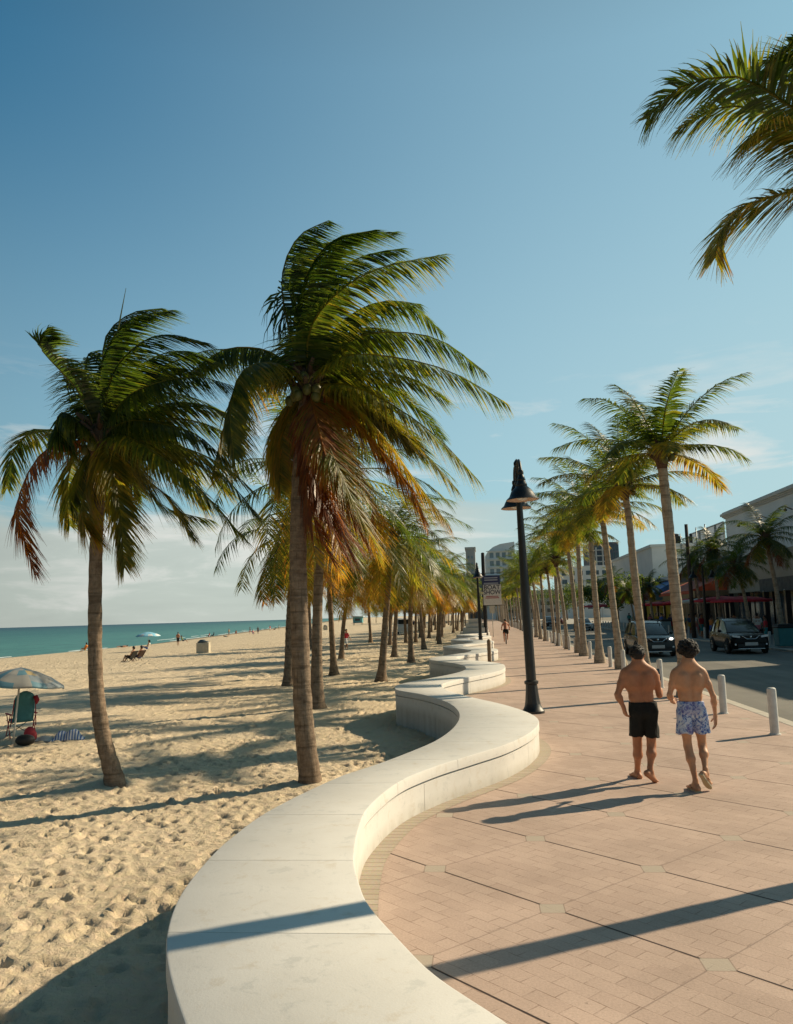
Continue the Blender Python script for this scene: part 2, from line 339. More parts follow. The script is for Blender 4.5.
skyc = mixc(N,L,1.,sky.outputs[0],(.16,.80,.92),'MULTIPLY')
hz = nd(N,'ShaderNodeMapRange',inp={'From Min':.66,'From Max':.02,'To Min':0,'To Max':.56}); hz.interpolation_type='SMOOTHSTEP'; L.new(z,hz.inputs[0])
vd = N.new('ShaderNodeVectorMath'); vd.operation='DOT_PRODUCT'; L.new(D,vd.inputs[0]); vd.inputs[1].default_value=tuple(sd)
gl = nd(N,'ShaderNodeMapRange',inp={'From Min':.12,'From Max':1.05,'To Min':0,'To Max':.52}); gl.interpolation_type='SMOOTHSTEP'; L.new(vd.outputs['Value'],gl.inputs[0])
hf = math_(N,L,'MINIMUM',math_(N,L,'ADD',hz.outputs[0],gl.outputs[0]),.9)
skyc = mixc(N,L,hf,skyc,(4.5,6.0,6.2))
mp = N.new('ShaderNodeMapping'); mp.inputs['Scale'].default_value=(3.2,3.2,15); L.new(D,mp.inputs[0])
cn = nd(N,'ShaderNodeTexNoise',inp={'Scale':1.0,'Detail':8,'Roughness':.55,'Distortion':.25}); L.new(mp.outputs[0],cn.inputs['Vector'])
mp3 = N.new('ShaderNodeMapping'); mp3.inputs['Scale'].default_value=(5.5,5.5,26); mp3.inputs['Location'].default_value=(.62,.35,.15); L.new(D,mp3.inputs[0])
cn3 = nd(N,'ShaderNodeTexNoise',inp={'Scale':1.0,'Detail':9,'Roughness':.6,'Distortion':.35}); L.new(mp3.outputs[0],cn3.inputs['Vector'])
# low cloud bank over the sea (left), thin wisps elsewhere
top = math_(N,L,'ADD',.135,math_(N,L,'MULTIPLY',math_(N,L,'SUBTRACT',cn.outputs['Fac'],.5),.13))
dz = math_(N,L,'SUBTRACT',top,z)
bank = nd(N,'ShaderNodeMapRange',inp={'From Min':-.006,'From Max':.022}); bank.interpolation_type='SMOOTHSTEP'; L.new(dz,bank.inputs[0])
lf = nd(N,'ShaderNodeMapRange',inp={'From Min':.18,'From Max':-.12}); lf.interpolation_type='SMOOTHSTEP'; L.new(sp.outputs[0],lf.inputs[0])
bankf = math_(N,L,'MULTIPLY',math_(N,L,'MULTIPLY',bank.outputs[0],lf.outputs[0]),.80)
wr = ramp(N,[(.51,0),(.66,1)]); L.new(cn3.outputs['Fac'],wr.inputs[0])
lowz = nd(N,'ShaderNodeMapRange',inp={'From Min':.34,'From Max':.16}); lowz.interpolation_type='SMOOTHSTEP'; L.new(z,lowz.inputs[0])
wisp = math_(N,L,'MULTIPLY',math_(N,L,'MULTIPLY',wr.outputs[0],lowz.outputs[0]),.75)
wcol = (7.2,7.2,6.8); 
bshade = ramp(N,[(.35,.94),(.65,1.12)]); L.new(cn3.outputs['Fac'],bshade.inputs[0])
bcol = mixc(N,L,1.,(5.4,5.6,5.0),bshade.outputs[0],'MULTIPLY')
c = mixc(N,L,bankf,skyc,bcol)
c = mixc(N,L,wisp,c,wcol)
# deeper blue overhead and away from the sun
dk1 = nd(N,'ShaderNodeMapRange',inp={'From Min':-.55,'From Max':.32,'To Min':.32,'To Max':1}); dk1.interpolation_type='SMOOTHSTEP'; L.new(vd.outputs['Value'],dk1.inputs[0])
dk2 = nd(N,'ShaderNodeMapRange',inp={'From Min':.58,'From Max':1,'To Min':1,'To Max':.38}); L.new(z,dk2.inputs[0])
dkm = math_(N,L,'MULTIPLY',dk1.outputs[0],dk2.outputs[0])
c = mixc(N,L,1.,c,dkm,'MULTIPLY')
L.new(c,bg.inputs[0]); L.new(bg.outputs[0],wo.inputs[0])
sl = bpy.data.lights.new('sun','SUN'); sl.energy = 4.9; sl.angle = rad(.53); sl.color = (1,.83,.575)
so = bpy.data.objects.new('sun', sl); COL.objects.link(so); so.rotation_euler = sd.to_track_quat('Z','Y').to_euler(); so.location=(30,20,30)
vs = SC.view_settings; vs.view_transform='Standard'; vs.look='None'; vs.exposure=0.34; vs.gamma=1
# ------------------------------------------------------------------ wall edges (x as a function of y)
def interp(tab,y):
    if y<=tab[0][0]: return tab[0][1]
    if y>=tab[-1][0]: return tab[-1][1]
    for i in range(len(tab)-1):
        if tab[i][0]<=y<=tab[i+1][0]:
            p0=tab[max(i-1,0)]; p1=tab[i]; p2=tab[i+1]; p3=tab[min(i+2,len(tab)-1)]
            t=(y-p1[0])/(p2[0]-p1[0]); h=p2[0]-p1[0]
            m1=(p2[1]-p0[1])/(p2[0]-p0[0])*h; m2=(p3[1]-p1[1])/(p3[0]-p1[0])*h
            return (2*t**3-3*t*t+1)*p1[1]+(t**3-2*t*t+t)*m1+(-2*t**3+3*t*t)*p2[1]+(t**3-t*t)*m2
RT=[(-4,.1),(-2,.62),(0,.80),(1.8,.80),(2.8,.60),(3.4,.28),(3.79,.04),(4.26,-.30),(4.63,-.49),(5.25,-.77),(5.74,-.91),(6.21,-1.01),(7.05,-1.10),(7.84,-1.12),(9.01,-.94),(9.85,-.61),(10.64,-.17),(11.4,.25),(12.42,.62),(13.47,.83),(14.35,.84),(15.32,.66),(16.39,.32),(17.86,-.29),(19.3,-.80),(20.6,-1.04),(21.4,-1.05),(22.3,-.81),(23.6,-.3),(25,.27),(26.4,.62),(27.8,.72)]
LT=[(-4,-1.1),(-2,-.7),(0,-.5),(1.8,-.55),(2.9,-.86),(3.75,-1.36),(4.39,-1.69),(4.87,-1.87),(5.41,-2.0),(6.05,-2.07),(6.68,-2.09),(7.73,-2.01),(9.29,-1.63),(9.95,-1.34),(10.85,-1.0),(11.87,-.69),(13.15,-.49),(14.53,-.43),(15.82,-.53),(17.12,-.80),(18.67,-1.38),(19.84,-2.04),(20.5,-2.17),(21.2,-2.2),(22.2,-1.95),(23.2,-1.55),(24.6,-1.0),(26,-.64),(27.4,-.55)]
def per(tab,a,mid,y0): pass
for k in range(8):
    y0=27.8+12.4*k
    RT += [(y0+1.6,.62),(y0+3,.1),(y0+4.4,-.6),(y0+5.7,-1.02),(y0+6.8,-1.05),(y0+8,-.75),(y0+9.4,-.1),(y0+11,.5)]+[(y0+12.4,.74)]
    LT += [(y0+1.4,-.75),(y0+2.8,-1.2),(y0+4.2,-1.75),(y0+5.4,-2.12),(y0+6.6,-2.1),(y0+8,-1.7),(y0+9.6,-1.05),(y0+11,-.65)]+[(y0+12.4,-.52)]
WY0,WY1=-3.5,90.0
Rx=lambda y:interp(RT,y)
Lx=lambda y:interp(LT,y)
M_cap=mat_wall('painted_concrete_cap',False); M_side=mat_wall('painted_concrete_side',True)
wall=empty('seat_wall',(0,0,0),label='long white serpentine concrete wall winding between the sand and the brick promenade',cat='wall')
# body
def loft(mb,ys,prof):   # prof(y)-> list of (x,z)
    rows=[]; 
    for y in ys: rows.append([Vector((x,y,z)) for x,z in prof(y)])
    n=len(rows[0]); vs=[v for r in rows for v in r]
    fs=[(i*n+k,i*n+k+1,(i+1)*n+k+1,(i+1)*n+k) for i in range(len(rows)-1) for k in range(n-1)]
    fs=[f[::-1] for f in fs]
    fs+=[tuple(range(n)),tuple((len(rows)-1)*n+k for k in range(n))[::-1]]
    return mb.add(vs,fs)
def slope(fn,y): return (fn(y+.05)-fn(y-.05))/.1
ys=[]; y=WY0
while y<WY1: ys.append(y); y+=.12 if y<30 else .4
ys.append(WY1)
mb=MB(); y=WY0-.69
while y<WY1-.5:
    a=max(y,WY0); L1=min(y+(2.76 if y<40 else 5.5),WY1); n=max(5,int((L1-a)/.1)) if y<30 else 8
    loft(mb,[a+.004+(L1-.008-a)*i/n for i in range(n+1)],lambda q:[(Lx(q),-1.3),(Lx(q),.305),(Lx(q)+.03,.309),(Lx(q)+.03,.332),(Rx(q)-.03,.332),(Rx(q)-.03,.309),(Rx(q),.305),(Rx(q),-.3)]); y=L1
o=autosmooth(mb.build('wall_body',M_side,wall),50)
mb=MB(); y=WY0; k=0
rng=random.Random(4)
while y<WY1-.5:
    L1=min(y+(1.38 if y<40 else 2.8),WY1); n=max(4,int((L1-y)/.1)) if y<30 else 6
    yy=[y+.003+(L1-.006-y)*i/n for i in range(n+1)]
    def pf(q):
        cl=math.sqrt(1+slope(Lx,q)**2); cr=math.sqrt(1+slope(Rx,q)**2); e=.012; b=.014
        l=Lx(q); r=Rx(q)
        return [(l-e*cl,.33),(l-e*cl,.45-b),(l-(e-b*.3)*cl,.45-b*.3),(l+(b-e)*cl,.45),(r-(b-e)*cr,.45),(r+(e-b*.3)*cr,.45-b*.3),(r+e*cr,.45-b),(r+e*cr,.33)]
    loft(mb,yy,pf); y=L1
autosmooth(mb.build('coping',M_cap,wall),35)
# stepped pier that ends the wall far down the promenade
mb=MB()
for s_,z0,z1 in ((1.5,-.3,.95),(1.15,.95,1.35),(.8,1.35,1.75)): mb.bbox(-.55-s_/1.3,-.55+s_/1.3,77-s_/1.3,77+s_/1.3,z0,z1,.03)
tag(mb.build('stepped_pier',M_cap),'white stepped concrete pier rising from the far end of the serpentine wall','pier')
# ------------------------------------------------------------------ promenade
M_pav=mat_pavers()
def sheet(name,fl,fr,ys,z,m,kind='structure',uv=False):
    vs=[];fs=[]
    for y in ys: vs += [(fl(y),y,z),(fr(y),y,z)]
    for i in range(len(ys)-1): fs.append((2*i,2*i+1,2*i+3,2*i+2))
    me=bpy.data.meshes.new(name); me.from_pydata(vs,[],fs)
    if uv:
        u=me.uv_layers.new(name='UVMap'); acc=[0]
        for i in range(1,len(ys)): acc.append(acc[-1]+math.hypot(ys[i]-ys[i-1],fr(ys[i])-fr(ys[i-1])))
        uvv=[(0,acc[i]) if j==0 else (.18,acc[i]) for i in range(len(ys)) for j in (0,1)]
        for lp in me.loops: a,b2=uvv[lp.vertex_index]; u.data[lp.index].uv=(b2,a)
    o=link(name,me,m,None,False); o['kind']=kind; return o
mid=lambda y:(Lx(y)+Rx(y))/2 if y<WY1 else -.8
yl=[-12]+ys+[100,140,200,300,500,900]
sheet('promenade',mid,lambda y:5.55,yl,0,M_pav)
def stripR(y): return Rx(y)+.18*math.sqrt(1+slope(Rx,y)**2)
sheet('promenade_border',lambda y:Rx(y)-.05,stripR,ys,.004,mat_strip(),uv=True)
# kerb, road, far pavement, ground
M_conc=pr('kerb_concrete',(.50,.45,.37),.85,var=.12,scale=3,bump=.3,bscale=80)
mb=MB(); 
y=-12
while y<300:
    mb.bbox(5.55,5.80,y+.004,y+2.996,-.35,.006,.015); y+=3
o=mb.build('near_kerb',M_conc); o['kind']='structure'
mb=MB(); y=-12
while y<300: mb.bbox(15.0,15.2,y+.004,y+2.996,-.35,.0,.02); y+=3
o=mb.build('far_kerb',M_conc); o['kind']='structure'
sheet('road',lambda y:5.7,lambda y:15.1,[-12,40,120,300,900],-.12,mat_asphalt())
sheet('far_pavement',lambda y:15.1,lambda y:26,[-12,40,120,300,900],-.008,pr('sidewalk_concrete',(.36,.33,.28),.85,var=.15,scale=1.5,bump=.2))
me=bpy.data.meshes.new('ground'); me.from_pydata([(-.5,-40,-.4),(5000,-40,-.4),(5000,9000,-.4),(-.5,9000,-.4)],[],[(0,1,2,3)])
o=link('ground',me,pr('ground_earth',(.22,.19,.14),.95,var=.2,scale=.05),None,False); o['kind']='structure'
# ------------------------------------------------------------------ beach
def shore(y): return -63-(0 if y<150 else (y-150)*.15)
def sand_z(x,y):
    near=-.62+.24*min(1,max(0,(y-9)/10))
    s=shore(y); f=(x+20)/(s+20)         # 0 at -20, 1 at the waterline
    z=near if x>-8 else near+( -.55-near)*min(1,(-8-x)/14)
    if f>0: z += -1.27*max(0,f)**2.2 if f<1 else -1.27-(f-1)*2.4
    return z
xs=[]; x=.6
while x>-700:
    xs.append(x); d=max(0,-x-11)
    x-=.045+d*.022 if x>-62 else .045+48*.022+(-x-62)*.05
yy=[]; y=-3.
while y<6000:
    yy.append(y); d=0 if 3.5<y<16 else (y-16 if y>=16 else 2.5); y+=.045+d*.0135
X=np.array(xs); Y=np.array(yy); nx=len(X); ny=len(Y)
Z=np.array([[sand_z(a,b) for b in Y] for a in X])
nr=random.Random(11)
for i,a in enumerate(xs):
    if a<-70: break
    for j,b in enumerate(yy):
        if b>110: break
        amp=1 if a>-55 else .4
        v=Vector((a,b,0)); Z[i,j]+=amp*(.036*noise.noise(v*.5)+.018*noise.noise(v*1.9+Vector((7,3,1)))+.013*noise.noise(v*5.2))
def dimple(cx,cy,lx,ly,ang,dep):
    R_=max(lx,ly)*2.3
    i0=np.searchsorted(-X,-(cx+R_)); i1=np.searchsorted(-X,-(cx-R_)); j0=np.searchsorted(Y,cy-R_); j1=np.searchsorted(Y,cy+R_)
    if i1<=i0 or j1<=j0: return
    gx,gy=np.meshgrid(X[i0:i1]-cx,Y[j0:j1]-cy,indexing='ij'); c_,s_=math.cos(ang),math.sin(ang)
    r2=((gx*c_+gy*s_)/lx)**2+((-gx*s_+gy*c_)/ly)**2
    Z[i0:i1,j0:j1]+= -dep*1.15*np.exp(-r2*r2*1.1)+dep*.55*np.exp(-(np.sqrt(r2)-1.4)**2*5)
for k in range(9000):
    yv=nr.uniform(2,34)**1.0; xv=-1.2-nr.uniform(0,1)**1.2*(yv*.75+5)
    s_=nr.uniform(.55,1.1); dimple(xv,yv,.125*s_,.065*s_,nr.uniform(0,PI),.030*s_*(nr.uniform(.4,1.4)))
for k in range(900):
    yv=nr.uniform(34,75); xv=-2-nr.uniform(0,1)*40
    dimple(xv,yv,.4,.28,nr.uniform(0,PI),.05)
# sand banked up round the two nearest palms
for cx,cy in ((-6.35,13.7),(-2.95,13.8)):
    gx,gy=np.meshgrid(X-cx,Y-cy,indexing='ij'); Z+= .09*np.exp(-(gx**2+gy**2)/.3)
vs=[(xs[i],yy[j],float(Z[i,j])) for i in range(nx) for j in range(ny)]
fs=[(i*ny+j,i*ny+j+1,(i+1)*ny+j+1,(i+1)*ny+j) for i in range(nx-1) for j in range(ny-1)]
me=bpy.data.meshes.new('beach_sand'); me.from_pydata(vs,[],fs)
o=link('beach_sand',me,mat_sand()); o['kind']='structure'
print('sand verts',len(vs))
def sz(x,y):
    i=min(max(int(np.searchsorted(-X,-x)),0),nx-1); j=min(max(int(np.searchsorted(Y,y)),0),ny-1); return float(Z[i,j])
def atsand(px,py):
    p=at(px,py,-.5)
    for _ in range(6): p=at(px,py,sz(p.x,p.y))
    return p
me=bpy.data.meshes.new('sea'); me.from_pydata([(-12000,-200,-1.8),(-20,-200,-1.8),(-20,9000,-1.8),(-12000,9000,-1.8)],[],[(0,1,2,3)])
o=link('sea',me,mat_sea(),None,False); o['kind']='structure'
# line of surf at the water's edge
mb=MB(); rr=random.Random(3)
for dx,w0 in ((0,.45),(-5,.16)):
    y=40.
    while y<600:
        ln=rr.uniform(4,16); n=6; pts=[]
        if rr.random()<(.6 if dx==0 else .25):
            for k in range(n+1):
                t=k/n; yv=y+ln*t; w=w0*math.sin(PI*t)*rr.uniform(.6,1.2)+.05; xv=shore(yv)-1.0+dx+.9*noise.noise(Vector((yv*.12,dx,0)))
                pts.append((xv,yv,w))
            vs=[];
            for xv,yv,w in pts: vs+= [(xv-w,yv,-1.795),(xv-w*.3,yv,-1.74),(xv+w,yv,-1.795)]
            mb.add(vs,[(3*i+k,3*i+k+1,3*i+k+4,3*i+k+3) for i in range(n) for k in (0,1)])
        y+=ln
o=mb.build('surf_foam',pr('foam',(.75,.78,.76),.8,var=.1),None,True); tag(o,kind='stuff')
# ------------------------------------------------------------------ coconut palms
M_leaf=mat_leaf('palm_leaf'); M_leafd=mat_leaf('leaf_painted_shade',.9)  # second copy darkened: shade across the road put into the leaf colour
M_trL=mat_trunk('trunk_grey_brown',(.14,.10,.07),(.29,.215,.15)); M_trR=mat_trunk('trunk_pale',(.27,.21,.15),(.44,.36,.27))
M_boot=pr('leaf_base',(.30,.12,.06),.8,var=.35,scale=12,bump=.4); M_nut=pr('coconut_husk',(.10,.10,.025),.45,var=.3,scale=8)
M_fib=pr('crown_fibre',(.10,.06,.035),.95,var=.4,scale=20,bump=.5)
def catmull(P,n):
    P=[Vector(p) for p in P]; out=[]; m=len(P)-1
    for i in range(n+1):
        u=i/n*m; k=min(int(u),m-1); t=u-k
        p0=P[k-1] if k>0 else P[0]*2-P[1]; p3=P[k+2] if k+2<=m else P[m]*2-P[m-1]
        p1,p2=P[k],P[k+1]
        out.append(.5*((2*p1)+(p2-p0)*t+(2*p0-5*p1+4*p2-p3)*t*t+(3*p1-p0-3*p2+p3)*t**3))
    return out
def frond(mb,P,age,rng,n=52,leaf=.75,wid=.030,wind=Vector((0,0,0)),droop=.5,seg=3,side_bias=0,rach=.022,ragged=.0,flat=.25,start=.10,fold=0.0,tw=1.0,w0c=.35,wb=1.0):
    C=catmull(P,20); ln=[0]
    for i in range(20): ln.append(ln[-1]+(C[i+1]-C[i]).length)
    T=ln[-1]
    def ev(s):
        d=s*T; k=0
        while k<19 and ln[k+1]<d: k+=1
        t=(d-ln[k])/max(1e-6,ln[k+1]-ln[k]); return C[k].lerp(C[k+1],t),(C[k+1]-C[k]).normalized()
    mb.tube([C[i] for i in range(0,21,2)],[rach*(1.5 if i==0 else 1)*(1-.80*i/10) for i in range(11)],5,True,max(age,.34)*.9+.1)
    prev=None
    for i in range(n):
        t=start+(1-start)*(i+.5)/n
        p,tan=ev(t)
        s=tan.cross(Vector((0,0,1)))
        if s.length<.25: s=tan.cross(Vector((.35,.9,.25)))
        s.normalize()
        if prev is not None and s.dot(prev)<0: s=-s
        if prev is not None: s=(s*.5+prev*.5).normalized()
        prev=s
        nrm=s.cross(tan).normalized()
        if nrm.z<0 and abs(tan.z)<.6: pass
        prof=(math.sin(PI*min(1,t*.80+.12)))**.5
        if t>.9: prof*=1-.35*(t-.9)/.1
        for sg in (1,-1):
            if rng.random()<.03+ragged*.15: continue
            L=leaf*prof*rng.uniform(.82,1.1)*(1-ragged*rng.random()*.5)
            d=(s*sg*(1.0-.25*t)*(1-.45*fold)+tan*(.35+.45*t)*tw+nrm*flat*(1-2*fold)+Vector((0,0,-.5*fold))+Vector((rng.uniform(-1,1),rng.uniform(-1,1),rng.uniform(-1,1)))*.11).normalized()
            d=(d+wind*w0c).normalized()
            q=p.copy(); w0=wid*rng.uniform(.8,1.15)*(.75+.25*prof); vs=[]; g=droop*rng.uniform(.6,1.5)
            wv=nrm.cross(d)
            if wv.length<.1: wv=tan.copy()
            wv=(wv.normalized()+Vector((rng.uniform(-1,1),rng.uniform(-1,1),rng.uniform(-1,1)))*.35).normalized()
            a_=age+rng.uniform(-.06,.06)+ (.18*(rng.random()**3))
            ages=[]
            for k in range(seg+1):
                f=k/seg; w=w0*(.55 if k==0 else (1,1,.72,.3,0.1)[min(4,int(round(f*4)))] )
                if k==seg: w=.003
                vs+=[q-wv*w*.5,q+wv*w*.5]; ages+=[a_+.16*f*f]*2
                q=q+d*(L/seg); d=(d+Vector((0,0,-g*1.15/seg))+wind*(.75*wb/seg)).normalized()
                wv=(wv-d*wv.dot(d)).normalized()
            b=len(mb.v); mb.v+=[tuple(v) for v in vs]; mb.a+=ages; fs=[(b+2*k,b+2*k+1,b+2*k+3,b+2*k+2) for k in range(seg)]
            mb.f+=fs; mb.mi+=[0]*seg
def trunk(path,radii,m,parent,rng,flare=1.0,n=14):
    pts=catmull(path,46); mb=MB(); N_=len(pts); vs=[]; ln=0
    for i,p in enumerate(pts):
        t=(pts[min(i+1,N_-1)]-pts[max(i-1,0)]).normalized(); a=t.cross(Vector((0,1,0))).normalized(); b=a.cross(t)
        f=i/(N_-1); r=radii[0]*(1-f)+radii[1]*f
        h=max(0,f*(pts[-1]-pts[0]).length-.34)
        r+= flare*radii[0]*1.4*math.exp(-h/.36)
        r*=1+.035*(1 if i%2 else -1)+rng.uniform(-.02,.02)
        for k in range(n):
            an=2*PI*k/n; rr_=r*(1+.06*noise.noise(Vector((math.cos(an)*1.2,math.sin(an)*1.2,h*.8)))+ (.16*math.exp(-h/.15)*noise.noise(Vector((math.cos(an)*3,math.sin(an)*3,h*4)))))
            vs.append(p+(a*math.cos(an)+b*math.sin(an))*rr_)
    mb.add(vs,[(i*n+k,i*n+(k+1)%n,(i+1)*n+(k+1)%n,(i+1)*n+k)[::-1] for i in range(N_-1) for k in range(n)])
    t=mb.build('trunk',m,parent,True)
    return t
def crown_heart(top,parent,rng,nuts=7,s=1.0):
    mb=MB()
    mb.lathe([(.13*s,-.45*s),(.17*s,-.2*s),(.20*s,0),(.15*s,.22*s),(.05*s,.4*s)],12,top,close=True)
    for k in range(14):
        a=k*2.4; v=Vector((math.cos(a),math.sin(a),0)); z0=-.25+.04*k
        p=Vector(top)+Vector((0,0,z0*s))
        mb.tube([p+v*.10*s,p+v*.26*s+Vector((0,0,.13*s)),p+v*.40*s+Vector((0,0,.22*s))],[.075*s,.055*s,.03*s],5)
    mb.build('leaf_base',M_fib,parent,True)
    if nuts:
        for k in range(nuts):
            m2=MB(); a=rng.uniform(-2.9,-.3); m2.ball(Vector(top)+Vector((math.cos(a)*rng.uniform(.2,.36),math.sin(a)*rng.uniform(.2,.36),rng.uniform(-.30,.10)))*s,.085*s,10,1,1,1.2)
            m2.build('coconut',M_nut,parent,True)
def young_spike(mb,top,rng): mb.tube([top,top+Vector((.03,0,.7)),top+Vector((.08,0,1.3))],[.03,.02,.004],5,True,.3)
def px_palm(base,path_px,Y,radii,fronds,label,m,seed,nuts,group=None,wind=Vector((1,.1,-.1)),back=10,leaf=.8,scale=1.0,extra=(),wid=.03,droop=.55,orient=0,nback=40,agebase=.1,fold=.8,tw=.62,w0c=.6):
    """a near palm whose trunk and fronds follow points measured from the photograph, each set at its own distance"""
    rng=random.Random(seed); root=empty('palm_tree',base,0,label,'palm tree',group)
    B=Vector(base)
    path=[Vector((0,0,-.35))]+[on(px,py,Y+dy)-B for px,py,dy in path_px]
    trunk([Vector((path[1].x-0.0,path[1].y,-.4))]+path[1:],radii,m,root,rng)
    top=path[-1]
    crown_heart(top+Vector((0,0,.05)),root,rng,nuts,scale)
    for fr in fronds:
        age,droop_,w_=fr[0]; P=[top+Vector((0,0,.05))]+[on(px,py,Y+dy)-B for px,py,dy in fr[1:]]
        mb=MB(); frond(mb,P,age,rng,n=150,leaf=leaf*1.12,wid=wid*1.2,wind=wind*w_*.8,droop=droop_*1.2,fold=fold*rng.uniform(.5,1.1),tw=tw,w0c=w0c*(1.9 if w_>.75 else 1),ragged=.35 if age>.6 else .08,wb=1.6 if w_>.75 else 1.0)
        mb.build('frond',M_leaf,root,False,age=True)
    for k in range(back):
        az=rng.uniform(0,2*PI) if not extra else extra[k%len(extra)]+rng.uniform(-.3,.3); el=rng.uniform(-.3,1.25)
        mb=MB(); frond(mb,auto_path(top,az,el,rng.uniform(2.3,2.9)*scale,wind*.5,rng),agebase+max(0,.2-el*.25)*rng.random()+.08*rng.random(),rng,n=100,leaf=leaf*1.1,wid=wid*1.2,wind=wind*.6,droop=droop,fold=fold*.8,tw=tw,w0c=w0c)
        mb.build('frond',M_leaf,root,False,age=True)
    return root
def auto_path(top,az,el,L,wind,rng,g=.55):
    d=Vector((math.cos(az)*math.cos(el),math.sin(az)*math.cos(el),math.sin(el))); p=Vector(top)+d*.1; P=[p.copy()]; n=5
    for i in range(n):
        p=p+d*(L/n); P.append(p.copy()); d=(d+Vector((0,0,-g*(.55+.25*i)*.6))+wind*.28).normalized()
    return P
WIND=Vector((1,.05,-.05))
# nearest two palms on the sand
bA=atsand(310,783)
Z1=lambda X,Y_:(200+X/2.478,200+Y_/2.478)
def fz(Zf,spec,*pts): return [spec]+[(*Zf(a,b),d) for a,b,d in pts]
frA=[
 fz(Z1,(.05,.35,.9),(215,300,-.2),(205,180,-.4),(245,90,-.5),(320,50,-.5)),
 fz(Z1,(.06,.4,1.),(262,270,.3),(290,170,.5),(370,90,.6),(480,80,.7)),
 fz(Z1,(.02,.3,1.),(250,290,-.3),(268,180,-.6),(330,100,-.8),(430,75,-.9)),
 fz(Z1,(.03,.5,.8),(285,270,.1),(330,190,.2),(400,140,.3),(500,120,.5)),
 fz(Z1,(.04,.6,1.1),(235,290,0),(222,190,.2),(262,120,.2),(350,100,.3)),
 fz(Z1,(.20,.55,.35),(270,330,-.5),(330,240,-.9),(440,170,-1.1),(605,135,-1.1)),
 fz(Z1,(.10,.6,.4),(330,330,.8),(420,260,1.3),(520,260,1.6),(600,330,1.8)),
 fz(Z1,(.14,.55,.35),(360,355,-.2),(460,328,-.3),(590,345,-.3),(705,425,-.2)),
 fz(Z1,(.18,.6,.3),(350,390,-.7),(470,388,-1.1),(620,425,-1.3),(762,505,-1.3)),
 fz(Z1,(.24,.6,.3),(370,460,-.4),(480,510,-.7),(590,590,-.8),(690,695,-.8)),
 fz(Z1,(.42,.6,.5),(350,480,.3),(440,570,.6),(530,690,.8),(620,810,.8)),
 fz(Z1,(.60,.6,.5),(345,510,.4),(430,600,.6),(510,700,.8),(560,800,.9)),
 fz(Z1,(.34,.5,.5),(300,560,-.5),(340,660,-.8),(390,770,-.9),(440,860,-.9)),
 fz(Z1,(.95,.5,.6),(265,560,-.5),(275,650,-.6),(310,770,-.7),(370,890,-.7)),
 fz(Z1,(.85,.5,.5),(280,560,-.3),(300,670,-.3),(345,790,-.3),(400,870,-.3)),
 fz(Z1,(.90,.5,.5),(255,560,-.2),(262,680,-.3),(285,800,-.4),(330,900,-.4)),
 fz(Z1,(.82,.5,.5),(275,570,.2),(300,690,.3),(340,800,.3),(385,900,.3)),
 fz(Z1,(.74,.5,.5),(290,550,-.6),(320,660,-.9),(370,770,-1.),(420,860,-1.)),
 fz(Z1,(.50,.6,.6),(310,520,.6),(360,630,.9),(420,740,1.),(440,840,1.)),
 fz(Z1,(.22,.7,.6),(190,405,-.4),(110,420,-.9),(75,510,-1.1),(85,640,-1.1)),
 fz(Z1,(.35,.8,.5),(180,425,.3),(100,450,.7),(60,560,.9),(30,680,1.)),
 fz(Z1,(.10,.5,.8),(190,385,.4),(120,365,.9),(50,375,1.2),(-30,430,1.3)),
 fz(Z1,(.12,.6,.6),(330,430,.8),(430,450,1.4),(520,500,1.7),(600,590,1.9)),
 fz(Z1,(.28,.6,.5),(340,470,.9),(440,540,1.3),(530,600,1.5),(640,720,1.6)),
]
palmA=px_palm(bA,[(310,783,0),(304,720,0),(300,640,0),(298,560,0),(300,480,0),(305,420,0),(308,388,0)],bA.y,(.172,.13),frA,
 'large wind-blown coconut palm with brown hanging fronds, standing close behind the white wall',M_trL,5,9,'palms growing in the sand',WIND,17,extra=(1.2,1.8,.6,2.3),leaf=.80)
Z2=lambda X,Y_:(X/2.832,280+Y_/2.832)
bB=atsand(115,781)
